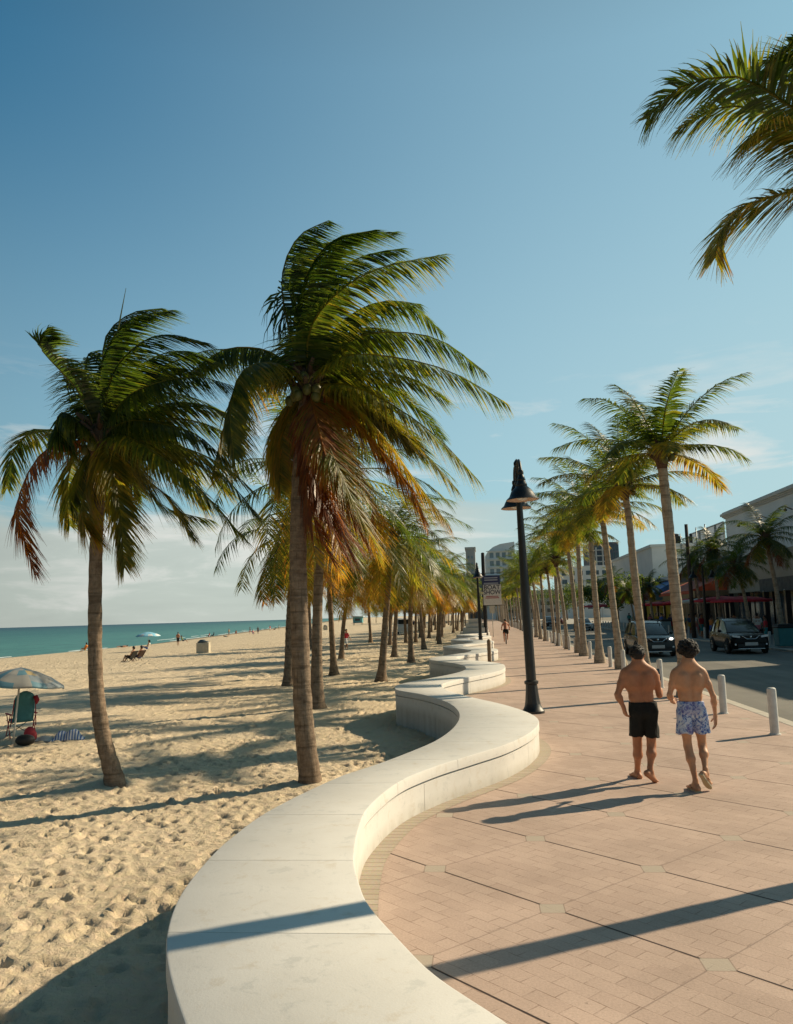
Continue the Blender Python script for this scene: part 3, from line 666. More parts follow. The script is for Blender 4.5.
frB=[
 fz(Z2,(.05,.5,.9),(225,320,-.3),(165,250,-.6),(115,190,-.8),(135,135,-.9)),
 fz(Z2,(.05,.8,.6),(255,320,.4),(242,250,.6),(255,205,.7),(290,230,.8)),
 fz(Z2,(.04,.35,1.),(280,290,-.2),(305,190,-.4),(370,110,-.6),(490,85,-.7)),
 fz(Z2,(.03,.4,1.),(290,280,.3),(300,160,.5),(370,95,.7),(460,80,.9)),
 fz(Z2,(.08,.5,.9),(310,290,-.5),(370,200,-.9),(460,155,-1.1),(590,180,-1.1)),
 fz(Z2,(.05,.5,.9),(320,330,.3),(400,240,.5),(500,200,.7),(600,230,.8)),
 fz(Z2,(.07,.6,.7),(350,340,-.6),(450,290,-1.),(560,275,-1.2),(660,300,-1.2)),
 fz(Z2,(.06,.6,.7),(340,330,.8),(470,240,1.3),(620,195,1.5),(790,215,1.5)),
 fz(Z2,(.12,.6,.6),(360,400,-.4),(470,410,-.7),(560,440,-.8),(650,520,-.8)),
 fz(Z2,(.20,.6,.5),(350,440,-.6),(450,500,-1.),(560,590,-1.2),(700,740,-1.2)),
 fz(Z2,(.14,.6,.5),(370,430,.5),(490,460,.9),(620,540,1.1),(740,680,1.1)),
 fz(Z2,(.28,.6,.5),(340,470,.3),(410,560,.6),(480,620,.7),(545,730,.7)),
 fz(Z2,(.32,.6,.5),(310,500,-.3),(330,600,-.4),(345,720,-.5),(352,815,-.5)),
 fz(Z2,(.10,.7,.4),(225,400,-.3),(175,375,-.5),(160,420,-.6),(205,475,-.6)),
 fz(Z2,(.22,.6,.3),(200,435,.3),(110,425,.6),(40,480,.7),(20,590,.7)),
 fz(Z2,(.78,.5,.3),(190,460,-.3),(110,500,-.6),(50,640,-.8),(100,830,-.8)),
 fz(Z2,(.18,.6,.5),(245,510,.6),(215,570,.9),(195,610,1.),(230,680,1.)),
 fz(Z2,(.38,.6,.5),(275,520,-.2),(240,600,-.3),(235,680,-.3),(280,740,-.3)),
 fz(Z2,(.16,.6,.6),(300,470,.6),(380,540,1.),(460,640,1.2),(600,680,1.3)),
 fz(Z2,(.06,.6,.9),(320,380,1.),(420,330,1.5),(540,330,1.8),(700,420,1.9)),
]
palmB=px_palm(bB,[(114,780,0),(103,735,0),(96,680,0),(95,620,0),(96,550,0),(99,490,0),(100,442,0)],bB.y,(.135,.10),frB,
 'wind-blown coconut palm with a curved base and one orange frond, leftmost on the sand',M_trL,6,4,'palms growing in the sand',WIND,15,extra=(1.1,1.7,.5,2.2),leaf=.74)
mb=MB(); t_=on(100,442,bB.y)-bB; mb.tube([t_,on(118,330,bB.y)-bB,on(126,288,bB.y)-bB],[.03,.018,.004],6,True,.3); mb.build('spear_leaf',M_leaf,palmB,False,age=True)
# palm by the kerb whose crown hangs into the top right corner
bN=Vector((5.05,8.55,0))
Z3=lambda X,Y_:(620+X/3.413,Y_/3.413)
frN=[
 fz(Z3,(.20,.55,0),(690,440,-0.7),(560,350,-0.8),(400,262,-0.9),(200,300,-0.9),(90,410,-0.8)),
 fz(Z3,(.24,.8,0),(700,480,0.0),(540,400,0.3),(400,362,0.4),(290,385,0.4),(200,440,0.4)),
 fz(Z3,(.34,.8,0),(700,500,-1.1),(600,440,-1.3),(500,430,-1.4),(420,500,-1.4)),
 fz(Z3,(.36,.35,0),(740,590,-0.8),(600,650,-0.9),(430,700,-0.9),(345,790,-0.8),(325,880,-0.7)),
 fz(Z3,(.10,.35,0),(760,330,-0.3),(680,220,-0.1),(560,200,0.0),(440,235,0.0)),
 fz(Z3,(.08,.4,0),(800,300,-0.8),(720,160,-1.0),(600,150,-1.1),(520,210,-1.1)),
 fz(Z3,(.12,.5,0),(850,300,0.1),(860,150,0.4),(930,60,0.5),(1080,70,0.5)),
 fz(Z3,(.15,.5,0),(960,400,-0.8),(1060,330,-1.0),(1180,340,-1.1),(1300,440,-1.1)),
 fz(Z3,(.2,.6,0),(1000,500,-0.3),(1120,480,-0.2),(1230,520,-0.2),(1300,600,-0.2)),
]
palmN=px_palm(bN,[(1038,880,0),(1008,760,-.08),(968,600,-.2),(925,420,-.3),(885,260,-.3),(866,180,-.2)],bN.y,(.15,.11),frN,
 'palm at the promenade edge whose fronds hang into the upper right corner of the view',M_trR,9,5,None,Vector((.15,0,-.1)),0,leaf=.70,wid=.024,agebase=.2,fold=.4,tw=.8,w0c=.3)
# right-hand row along the kerb and left-hand rows on the sand
ORD=['nearest','second','third','fourth','fifth','sixth','seventh','eighth','ninth','tenth','eleventh','twelfth','thirteenth','fourteenth','fifteenth','sixteenth']
def crown_mesh(name,seed,nf,L,wind,leaf,n,wid,young=1.35,old=-.75,agef=None,seg=3,one=True,tilt=0,g=.55,rngr=.25):
    rng=random.Random(seed); out=[]
    for k in range(nf):
        f=k/(nf-1); az=k*2.39996+rng.uniform(-.25,.25); el=young+(old-young)*f**.85+rng.uniform(-.12,.12)
        age=(agef(f,rng) if agef else .1)
        P=auto_path(Vector((0,0,0)),az,el,L*(.85+.25*math.sin(PI*min(1,f+.15)))*rng.uniform(.9,1.08),wind,rng,g*rng.uniform(.75,1.2))
        mb=MB(); frond(mb,P,age,rng,n=n,leaf=leaf,wid=wid,wind=wind*.8,droop=.7,seg=seg,rach=.02,fold=.45,tw=.8,ragged=.2 if age>.6 else .03); out.append(mb)
    return out
def ageR(f,r):
    if f<.5: return .08+.1*r.random()
    if f<.8: return .10+.16*r.random()
    return r.choice([.16,.22,.28,.42])
def ageL(f,r):
    if f<.4: return .05+.1*r.random()
    if f<.68: return .10+.24*r.random()
    return r.choice([.28,.34,.40,.46,.56,.66])
def merge(mbs):
    o=MB()
    for m in mbs: o.add(m.v,m.f); 
    o.a=[a for m in mbs for a in m.a]; return o
def make_mid_palm(root_name,label,seed,base,path,radii,top_scale,wind,agef,mtr,leafm,nf,n,leaf,L,group,separate,nuts=5,g=.55,old=-.75):
    rng=random.Random(seed); root=empty(root_name,base,0,label,'palm tree',group)
    trunk(path,radii,mtr,root,rng,flare=.7); top=path[-1]
    crown_heart(top,root,rng,nuts,top_scale)
    mbs=crown_mesh('crown',seed,nf,L,wind,leaf,n,.040 if n>40 else .060,agef=agef,g=g,old=old)
    if separate:
        for m_ in mbs:
            o=m_.build('frond',leafm,root,False,age=True); o.location=top
    else:
        o=merge(mbs).build('crown',leafm,root,False,age=True); o.location=top
    return root
GR='palms in the row along the kerb'
specR=[ # trunk pixels base..top, y, height pixel
 ((688,696),[(682,650),(676,600),(669,530),(661,452)]),
 ((647,681),[(641,630),(634,570),(629,520),(624,486)]),
 ((622,669),[(615,620),(609,570),(604,530),(600,508)]),
 ((600,663),[(597,620),(593,570),(590,530),(588,516)]),
 ((584,656),[(582,620),(580,580),(578,545),(577,532)]),
]
for i,(b,pp) in enumerate(specR):
    B=at(*b); path=[Vector((0,0,-.3))]+[on(x,y,B.y)-B for x,y in pp]
    make_mid_palm('palm_tree','%s palm in the kerb row counting from the couple walking, with a pale ringed trunk'%ORD[i] if i else 'tallest palm of the kerb row, pale trunk rising behind the curly haired man',40+i,B,path,(.155,.12) if i==0 else (.132,.10),
      1.0,Vector((.10,0,0)),ageR,M_trR,M_leaf,18 if i==0 else 21,70 if i<2 else 54,.74,2.4 if i==0 else 2.75,GR,i<3,4,.40,-.12)
# palms of the kerb row further off: copies of four different trees
def proto(seed,h,lean,wind,agef,mtr,leafm,nf,n,leaf,L,g,group,cr=.14,nuts=3,old=-.8):
    return make_mid_palm('palm_tree','x',seed,Vector((0,0,0)),[Vector((0,0,-.4)),Vector((lean*.15,0,h*.3)),Vector((lean*.45,0,h*.62)),Vector((lean,0,h))],(cr,cr*.75),1.,wind,agef,mtr,leafm,nf,n,leaf,L,group,False,nuts,g,old)
def used_copy(pool,used,k,loc,rz,s,label,group):
    p=pool[k%len(pool)]
    if id(p) in used: r=copy_tree(p)
    else: r=p; used.add(id(p))
    r.location=loc; r.rotation_euler.z=rz; r.scale=(s,s,s); r['label']=label; r['group']=group; return r
used=set()
poolR=[proto(60+k,5.9,(-.35,-.2,-.45,-.1)[k],Vector((.12,0,0)),ageR,M_trR,M_leaf,20,46,.72,2.65,.40,GR,cr=.125,old=-.15) for k in range(4)]
rr=random.Random(77); y=44.6; k=5
while y<260:
    x=4.95+rr.uniform(-.2,.2)
    lab=('%s palm in the kerb row counting from the couple walking, pale straight trunk'%ORD[k]) if k<12 else 'small distant palm near the vanishing end of the kerb row'
    used_copy(poolR,used,k,(x,y,0),rr.uniform(-.7,.7),rr.uniform(.84,1.10),lab,GR if k<12 else 'distant palms at the end of the kerb row').rotation_euler.y=rad(rr.uniform(-2.2,1.2))
    y+=rr.uniform(4.4,5.6)*(1 if y<120 else 1.6); k+=1
# a second, looser line of palms between pavement palms and the promenade, seen behind the lamp
used2=set()
poolL=[proto(80+k,h_,ln_,Vector((.50,.03,-.03)),ageL,M_trL,M_leaf,32,44,.92,3.0,.60,'x',cr=.13,old=-1.0) for k,(h_,ln_) in enumerate(((5.3,.15),(5.0,.3),(5.6,-.1),(4.9,.5),(5.2,.0)))]
listL=[((316,708),6.0,'palm with a straight trunk just behind the large wind-blown palm by the wall'),
 ((288,686),5.6,'palm on the sand showing left of the large wind-blown palm trunk'),
 ((334,675),5.1,'thin-trunked palm on the sand right behind the large wind-blown palm'),
 ((341,660),5.2,'slender palm on the sand left of the walker in red'),
 ((381,681),5.3,'leaning dark-trunked palm nearest the second bend of the white wall'),
 ((394,657),5.2,'palm with a flared base just right of the leaning dark-trunked palm'),
 ((411,663),5.2,'straight palm with a flared base between the leaning palm and the wall'),
 ((424,650),5.4,'palm with a curving base near the third bend of the wall'),
 ((439,644),5.5,'palm close to the wall, its trunk in front of the far palm grove'),
 ((390,645),5.2,'small palm seen between the leaning palm and the flared one'),
 ((406,643),5.1,'short thin palm behind the straight flared palm, near the white van'),
 ((429,638),5.3,'small palm just right of the palm with the curving base'),
 ((311,649),5.6,'thin far palm seen between the large trunk and the one behind it')]
for k,(b,h,lab) in enumerate(listL):
    p=atsand(*b); used_copy(poolL,used2,k,p,(0,.15,-.2,.1,-.05,.25)[k%6],h/5.25*1.1,lab,'palms growing in the sand').rotation_euler.y=rad((1,0,-1.5,2,6,3.5,-1,-3,1.5,2,-2,1,-1)[k])
y=82; k=0
while y<300:
    for x0 in (-3.6,-7.5,-11.5):
        if rr.random()<.25: continue
        x=x0+rr.uniform(-1.2,1.2); yy_=y+rr.uniform(-2,2)
        used_copy(poolL,used2,k,(x,yy_,sz(x,yy_)),rr.uniform(-.3,.3),rr.uniform(1.02,1.2),'small distant palm in the grove on the sand beside the far end of the wall','distant palms of the beach grove'); k+=1
    y+=7 if y<140 else 12
for x,y,s_ in ((-13.5,30,1.0),(-13,41,.95)): pass
# palms across the road, in the shade of the shops
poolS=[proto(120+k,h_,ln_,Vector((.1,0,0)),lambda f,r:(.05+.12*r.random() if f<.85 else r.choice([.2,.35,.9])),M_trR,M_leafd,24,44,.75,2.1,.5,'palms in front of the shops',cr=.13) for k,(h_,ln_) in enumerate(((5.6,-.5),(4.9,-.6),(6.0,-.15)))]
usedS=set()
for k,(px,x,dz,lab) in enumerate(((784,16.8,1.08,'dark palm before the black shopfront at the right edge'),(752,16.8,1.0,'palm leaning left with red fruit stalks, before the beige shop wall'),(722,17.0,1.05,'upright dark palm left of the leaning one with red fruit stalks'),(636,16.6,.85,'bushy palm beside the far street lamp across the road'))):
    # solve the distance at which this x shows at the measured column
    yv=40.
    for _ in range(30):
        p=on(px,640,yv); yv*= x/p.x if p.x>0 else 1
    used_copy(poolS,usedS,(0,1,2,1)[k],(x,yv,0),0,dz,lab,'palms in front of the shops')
for k,(x,y,s_,lab) in enumerate(((17.3,67,1.05,'dark palm between the street lamp and the orange red awning'),(17,84,.9,'palm across the road beyond the street lamp'),(17,108,1,'first palm past the white parked car across the road'),(17.5,125,1,'palm far across the road above the red parasols'))):
    used_copy(poolS,usedS,k,(x,y,0),.5*k,s_,lab,'palms in front of the shops')
# red fruit stalks in the leaning shop palm
# ------------------------------------------------------------------ figures: smooth implicit bodies meshed with surface nets
def sdf_mesh(prims,res,clip=None):
    """prims: (op, a, b, ra, rb, k, (sx,sy,sz)); op '+', '-' ; returns verts, quads"""
    lo=np.full(3,1e9); hi=-lo
    for op,a,b,ra,rb,k,s in prims:
        if op!='+': continue
        r=max(ra,rb)*max(1,max(s))+.02
        for p in (a,b): lo=np.minimum(lo,np.array(p)-r); hi=np.maximum(hi,np.array(p)+r)
    lo-=res*3; n=np.ceil((hi-lo)/res).astype(int)+4
    G=np.full(n,1.0,dtype=np.float32)
    ax=[lo[i]+np.arange(n[i])*res for i in range(3)]
    for op,a,b,ra,rb,k,s in prims:
        a=np.array(a,float); b=np.array(b,float); m=max(ra,rb)*max(1,max(s))+k+res*4
        l=np.minimum(a,b)-m; h=np.maximum(a,b)+m
        i0=[max(0,int((l[i]-lo[i])/res)) for i in range(3)]; i1=[min(n[i],int((h[i]-lo[i])/res)+2) for i in range(3)]
        if min(i1[i]-i0[i] for i in range(3))<=0: continue
        sl=tuple(slice(i0[i],i1[i]) for i in range(3))
        gx,gy,gz=np.meshgrid(*[ax[i][sl[i]] for i in range(3)],indexing='ij')
        S=np.array(s,float)
        px,py,pz=(gx-a[0])/S[0],(gy-a[1])/S[1],(gz-a[2])/S[2]; ab=(b-a)/S; L2=max(1e-9,(ab**2).sum())
        t=np.clip((px*ab[0]+py*ab[1]+pz*ab[2])/L2,0,1)
        d=np.sqrt((px-ab[0]*t)**2+(py-ab[1]*t)**2+(pz-ab[2]*t)**2)-(ra+(rb-ra)*t)
        d=d*min(1.0,float(S.min())) if S.min()<1 else d
        g=G[sl]
        if op=='+':
            hh=np.clip(.5+.5*(g-d)/k,0,1); G[sl]=g*(1-hh)+d*hh-k*hh*(1-hh)
        else:
            hh=np.clip(.5-.5*(g+d)/k,0,1); G[sl]=g*(1-hh)+(-d)*hh+k*hh*(1-hh)
    if clip is not None:
        gx,gy,gz=np.meshgrid(*ax,indexing='ij'); G=np.maximum(G,clip(gx,gy,gz))
    ins=G<0
    c=np.zeros(np.array(n)-1,int)
    for dx in (0,1):
        for dy in (0,1):
            for dz in (0,1): c+=ins[dx:n[0]-1+dx,dy:n[1]-1+dy,dz:n[2]-1+dz]
    act=(c>0)&(c<8); ids=-np.ones(act.shape,int); I=np.argwhere(act); ids[act]=np.arange(len(I))
    acc=np.zeros((len(I),3)); cnt=np.zeros(len(I))
    for axs in range(3):
        o1,o2=[q for q in range(3) if q!=axs]
        for u in (0,1):
            for v in (0,1):
                P0=I.copy(); P0[:,o1]+=u; P0[:,o2]+=v; P1=P0.copy(); P1[:,axs]+=1
                g0=G[tuple(P0.T)]; g1=G[tuple(P1.T)]; ok=(g0<0)!=(g1<0); t=np.where(ok,g0/(g0-g1+1e-12),0)
                pt=P0.astype(float); pt[:,axs]+=t; acc[ok]+=pt[ok]; cnt[ok]+=1
    V=lo+acc/np.maximum(cnt,1)[:,None]*res
    Q=[]
    for axs in range(3):
        o1,o2=[(1,2),(2,0),(0,1)][axs]
        sh=[slice(None)]*3; sh1=list(sh); sh[axs]=slice(0,-1); sh1[axs]=slice(1,None)
        ch=ins[tuple(sh)]!=ins[tuple(sh1)]; E_=np.argwhere(ch); E_=E_[(E_[:,o1]>0)&(E_[:,o2]>0)&(E_[:,o1]<n[o1]-1)&(E_[:,o2]<n[o2]-1)]
        neg=ins[tuple(E_.T)]
        def cid(a,b_):
            q=E_.copy(); q[:,o1]-=a; q[:,o2]-=b_; return ids[tuple(q.T)]
        q=np.stack([cid(1,1),cid(0,1),cid(0,0),cid(1,0)],1); q[~neg]=q[~neg][:,::-1]; Q.append(q)
    Q=np.concatenate(Q); Q=Q[(Q>=0).all(1)]
    return V,Q
def sdf_obj(name,prims,res,m,parent,clip=None,smooth_it=0):
    V,Q=sdf_mesh(prims,res,clip)
    me=bpy.data.meshes.new(name); me.from_pydata(V.tolist(),[],Q.tolist()); me.update()
    return link(name,me,m,parent,True)
ONE=(1,1,1)
def P_(a,b,ra,rb,k=.03,s=ONE,op='+'): return (op,a,b,ra,rb,k,s)
def V3(*a): return Vector(a)
def hand_prims(w,d,nrm,side,curl=.5,sz_=1.0,fing=True):
    """palm + four bent fingers + thumb; w wrist, d pointing direction, nrm palm normal, side towards the thumb"""
    d=Vector(d).normalized(); nrm=Vector(nrm); nrm=(nrm-d*nrm.dot(d)).normalized(); s=Vector(side); s=(s-d*s.dot(d)-nrm*s.dot(nrm)).normalized()
    w=Vector(w); S=sz_; pr_=[]
    pr_.append(P_(w,w+d*.03*S,.026*S,.026*S,.02))
    for i in range(4):
        o=s*(.030-.020*i)*S
        pr_.append(P_(w+d*.025*S+o*.7,w+d*.085*S+o,.016*S,.0145*S,.014))
    if fing:
        for i,(ln,rr_) in enumerate(((.070,.0092),(.080,.0095),(.074,.0092),(.058,.0082))):
            o=s*(.031-.0205*i)*S; b=w+d*.088*S+o; dd=d.copy(); r=rr_*S; c=curl*(1+.12*i)
            for j,fr in enumerate((.45,.32,.23)):
                dd=(dd+nrm*c*(.5 if j==0 else .75)).normalized(); e=b+dd*ln*fr*S; pr_.append(P_(b,e,r*(1-.1*j),r*(.93-.1*j),.004)); b=e
        b=w+d*.02*S+s*.026*S; e=b+(d*.5+s*.75+nrm*.35).normalized()*.045*S; pr_.append(P_(b,e,.015*S,.012*S,.01))
        e2=e+(d*.85+s*.2+nrm*.5).normalized()*.034*S; pr_.append(P_(e,e2,.0115*S,.009*S,.004))
    return [(o,tuple(a),tuple(b_),ra,rb,k,s_) for o,a,b_,ra,rb,k,s_ in pr_]
def head_prims(h,face=(0,1,0),s=1.0,detail=True):
    """h = centre of the head; face = direction it looks"""
    f=Vector(face).normalized(); r=f.cross(Vector((0,0,1))).normalized(); u=Vector((0,0,1)); h=Vector(h); p=[]
    p.append(P_(h+u*.028*s-f*.022*s,h+u*.022*s+f*.018*s,.084*s,.078*s,.03))
    p.append(P_(h-u*.03*s+f*.02*s,h-u*.078*s+f*.055*s,.066*s,.040*s,.035))
    p.append(P_(h-u*.04*s-f*.03*s,h-u*.06*s+f*.0*s,.062*s,.055*s,.03))
    if detail:
        p.append(P_(h+u*.0*s+f*.095*s,h-u*.028*s+f*.112*s,.009*s,.014*s,.012))     # nose
        p.append(P_(h+u*.022*s+f*.082*s-r*.034*s,h+u*.022*s+f*.082*s+r*.034*s,.014*s,.014*s,.015))  # brow
        for g in (-1,1):
            p.append(P_(h+u*.004*s+f*.098*s+r*g*.031*s,h+u*.004*s+f*.099*s+r*g*.031*s,.011*s,.011*s,.008,op='-'))
            p.append(P_(h+u*.004*s+f*.084*s+r*g*.031*s,h+u*.004*s+f*.085*s+r*g*.031*s,.012*s,.012*s,.004))
            p.append(P_(h-u*.022*s-f*.008*s+r*g*.082*s,h+u*.018*s-f*.016*s+r*g*.088*s,.012*s,.016*s,.008))   # ear
        p.append(P_(h-u*.055*s+f*.094*s-r*.02*s,h-u*.055*s+f*.094*s+r*.02*s,.008*s,.008*s,.006))  # lips
    return [(o,tuple(a),tuple(b_),ra,rb,k,s_) for o,a,b_,ra,rb,k,s_ in p]
def lim(a,b,ra,rb,k=.02,s=ONE): return P_(tuple(a),tuple(b),ra,rb,k,s)
M_skinA=pr('skin_tanned',(.42,.185,.095),.52,var=.2,scale=6,spec=.35,bump=.12,bscale=120)
M_skinB=pr('skin_light_tan',(.52,.265,.145),.52,var=.17,scale=6,spec=.35,bump=.12,bscale=120)
for m_ in (M_skinA,M_skinB):
    b_=[n for n in m_.node_tree.nodes if n.type=='BSDF_PRINCIPLED'][0]; b_.inputs['Subsurface Weight'].default_value=.12; b_.inputs['Subsurface Radius'].default_value=(.02,.008,.004); b_.inputs['Subsurface Scale'].default_value=.5
M_black=pr('black_swim_fabric',(.007,.008,.007),.85,var=.3,scale=14,bump=.5,bscale=22)
M_hair=pr('dark_hair',(.010,.007,.005),.55,var=.4,scale=60,bump=.6,bscale=90)
def mat_floral():
    m,N,L,out=newmat('floral_swim_fabric'); b=nd(N,'ShaderNodeBsdfPrincipled',inp={'Roughness':.75})
    tc=N.new('ShaderNodeTexCoord'); P=tc.outputs['Object']
    n=nd(N,'ShaderNodeTexNoise',inp={'Scale':17,'Detail':3,'Distortion':1.6}); L.new(P,n.inputs['Vector'])
    v=nd(N,'ShaderNodeTexVoronoi',inp={'Scale':24}); v.feature='DISTANCE_TO_EDGE'; L.new(P,v.inputs['Vector'])
    r=ramp(N,[(.38,(.04,.09,.32)),(.47,(.12,.24,.52)),(.54,(.44,.54,.70)),(.66,(.56,.62,.70))]); L.new(n.outputs['Fac'],r.inputs[0])
    vr=ramp(N,[(.02,1),(.07,0)]); L.new(v.outputs['Distance'],vr.inputs[0])
    c=mixc(N,L,math_(N,L,'MULTIPLY',vr.outputs[0],.75),r.outputs[0],(.56,.56,.66))
    n2=nd(N,'ShaderNodeTexNoise',inp={'Scale':5,'Detail':1}); L.new(P,n2.inputs['Vector']); r2=ramp(N,[(.50,0),(.62,.35)]); L.new(n2.outputs['Fac'],r2.inputs[0])
    c=mixc(N,L,r2.outputs[0],c,(.26,.17,.32)); L.new(c,b.inputs['Base Color'])
    n3=nd(N,'ShaderNodeTexNoise',inp={'Scale':13,'Detail':3}); L.new(P,n3.inputs['Vector']); bp=nd(N,'ShaderNodeBump',inp={'Strength':.6,'Distance':.03}); L.new(n3.outputs['Fac'],bp.inputs['Height']); L.new(bp.outputs[0],b.inputs['Normal'])
    L.new(b.outputs[0],out.inputs[0]); return m
M_floral=mat_floral()
def torso(c,sw,wz,nz,shz,b=1.0,lean=0):
    """back view torso: c=(x of pelvis, x of chest); sw half shoulder distance; wz waist height, nz neck base"""
    xp,xc=c; Y=lean; xm=(xp*.4+xc*.6); R=[]
    R.append(P_((xc-.10*b,Y,shz-.115),(xc+.10*b,Y,shz-.115),.112*b,.112*b,.05,(1,.88,1.1)))   # rib cage
    R.append(P_((xc-.085*b,Y*.8,shz-.17),(xm-.070*b,Y*.5,wz+.07),.095*b,.075*b,.05,(1,.95,1)))   # lats
    R.append(P_((xc+.085*b,Y*.8,shz-.17),(xm+.070*b,Y*.5,wz+.07),.095*b,.075*b,.05,(1,.95,1)))
    R.append(P_((xm-.060*b,Y*.3,wz+.02),(xm+.060*b,Y*.3,wz+.02),.088*b,.088*b,.06))
    R.append(P_((xp-.062*b,0,wz-.10),(xp+.062*b,0,wz-.10),.092*b,.092*b,.06))
    R.append(P_((xc,Y,nz-.10),(xc,Y+.005,nz+.07),.066*b,.056,.05))   # neck
    for g in (-1,1):
        R.append(P_((xc+g*.02,Y-.015,nz+.015),(xc+g*(sw-.03),Y-.01,shz+.004),.056*b,.050*b,.08))  # trapezius
        R.append(P_((xc+g*(sw-.012),Y,shz-.025),(xc+g*(sw+.008),Y,shz-.075),.056*b,.050*b,.03))  # deltoid
        R.append(P_((xc+g*.085,Y-.062,shz-.06),(xc+g*.072,Y-.066,shz-.17),.044*b,.036*b,.06))  # shoulder blade
        R.append(P_((xm+g*.035,Y*.4-.058,wz+.16),(xp+g*.035,-.052,wz+.0),.030*b,.030*b,.03))   # lower back muscles
    return R
def spine(c,wz,shz,lean=0):
    return [P_((c[1],lean-.120,shz-.02),(c[0]*.3+c[1]*.7,lean*.5-.108,wz+.13),.010,.012,.03,ONE,'-'),
            P_((c[0]*.3+c[1]*.7,lean*.5-.108,wz+.13),(c[0],-.108,wz-.02),.012,.014,.03,ONE,'-')]
def leg(hip,kn,an,b=1.0):
    hip,kn,an=map(Vector,(hip,kn,an)); m=an.lerp(kn,.66); sh=(kn-an).normalized(); back=Vector((0,-1,0)); back=(back-sh*back.dot(sh)).normalized()
    R=[lim(hip,hip.lerp(kn,.55),.084*b,.068*b,.03),lim(hip.lerp(kn,.5),kn,.070*b,.051*b,.03),
       lim(kn,m,.049*b,.047*b,.03),lim(kn.lerp(an,.10)+back*.014,m+back*.026,.042*b,.056*b,.03),lim(m+back*.018,an+Vector((0,0,.05)),.050*b,.031*b,.03),lim(an+Vector((0,0,.05)),an,.031*b,.032*b,.02)]
    return R
def foot(an,dirn,ht=.0,toes_down=0.0,s=1.0):
    """an = ankle, dirn = horizontal heading of the toes, ht = height of the sole under the heel"""
    an=Vector(an); d=Vector(dirn); d.z=0; d.normalize(); side=Vector((d.y,-d.x,0))
    dn=(d*1.0+Vector((0,0,-toes_down))).normalized(); up=side.cross(dn).normalized(); up=up if up.z>0 else -up
    base=an-up*.052*s
    heel=base-dn*.045*s; ball=base+dn*.125*s; R=[lim(an,heel+up*.01,.033*s,.031*s,.02),lim(an+dn*.01,ball,.033*s,.024*s,.03),
       lim(heel,ball-side*.018*s-up*.0,.028*s,.022*s,.03),lim(heel,ball+side*.018*s,.028*s,.021*s,.03)]
    for i in range(5):
        o=side*(-.030+.0155*i)*s; L_=(.062,.060,.052,.044,.036)[i]*s
        tdir=(dn*1.0+Vector((0,0,toes_down*.85))).normalized() if toes_down>.2 else dn
        R.append(lim(ball+o*.85-up*.006,ball+o+tdir*L_-up*.008,.014*s if i else .016*s,.0095*s if i else .0135*s,.008))
    return R
def arm(sh,el,wr,b=1.0):
    sh,el,wr=map(Vector,(sh,el,wr)); return [lim(sh,sh.lerp(el,.45),.046*b,.044*b,.03),lim(sh.lerp(el,.4),el,.044*b,.034*b,.03),lim(el,el.lerp(wr,.3),.037*b,.039*b,.02),lim(el.lerp(wr,.3),wr,.038*b,.023*b,.03)]
# --- man in black shorts (left of the couple), origin on the ground under him
loc1=(2.03,11.08,0)
m1=empty('person',loc1,0,'man with short dark hair in black swim shorts, shirtless, holding up a phone while walking','person','couple walking up the promenade')
b=1.06; c1=(.0,-.025); wz=1.03; shz=1.40; nz=1.47
pr1=torso(c1,.19,wz,nz,shz,1.0)
hd=(-.02,.015,1.610)
pr1+=head_prims(hd,(.45,.9,-.05),1.02)
pr1+=leg((-.085,.01,.86),(-.075,.13,.46),(-.065,.30,.075),1.07)+foot((-.065,.30,.075),(-.25,1,0),0)
pr1+=leg((.085,.0,.86),(.085,.04,.47),(.03,-.055,.145),1.07)+foot((.03,-.055,.145),(.72,-.02,0)if False else (.75,.55,0),.07,.75)
pr1+=arm((-.215,-.0,1.35),(-.315,-.035,1.11),(-.255,-.03,.965),1.08)+hand_prims((-.250,-.03,.955),(.20,.05,-.95),(.8,.3,.2),(0,1,0),.8)
pr1+=arm((.170,.0,1.35),(.225,.03,1.09),(.245,.17,1.235),1.08)+hand_prims((.247,.18,1.250),(.02,.25,.95),(-.6,.7,0),(-.6,-.6,.2),.75)
pr1+=spine(c1,wz,shz)
sdf_obj('body',pr1,.0078,M_skinA,m1)
# shorts
def shorts_prims(c,wz,kl,kr,hipL,hipR,b,flare):
    R=[P_((c[0]-.058*b,0,wz-.03),(c[0]+.058*b,0,wz-.03),.098*b,.098*b,.05),P_((c[0]-.066*b,-.01,wz-.13),(c[0]+.066*b,-.01,wz-.13),.106*b,.106*b,.05)]
    for h,k in ((hipL,kl),(hipR,kr)):
        h=Vector(h); k=Vector(k); R.append(lim(h+Vector((0,-.005,-.02)),k,.095*b,flare*b,.014))
    return R
sp=shorts_prims(c1,wz,(-.092,.10,.50),(.100,.035,.50),(-.082,-.01,.90),(.082,-.01,.90),1.07,.082)
def clip1(X,Y,Z): return np.maximum(Z-(1.012+.02*X),(.565-.04*X+.006*np.sin(X*60)+.005*np.sin(Y*50))-Z)
SH1=sdf_obj('swim_shorts',sp,.0085,M_black,m1,clip1)
mb=MB(); mb.lathe([(.99,0),(1.0,.004),(1.0,.018),(.985,.02)],28); 
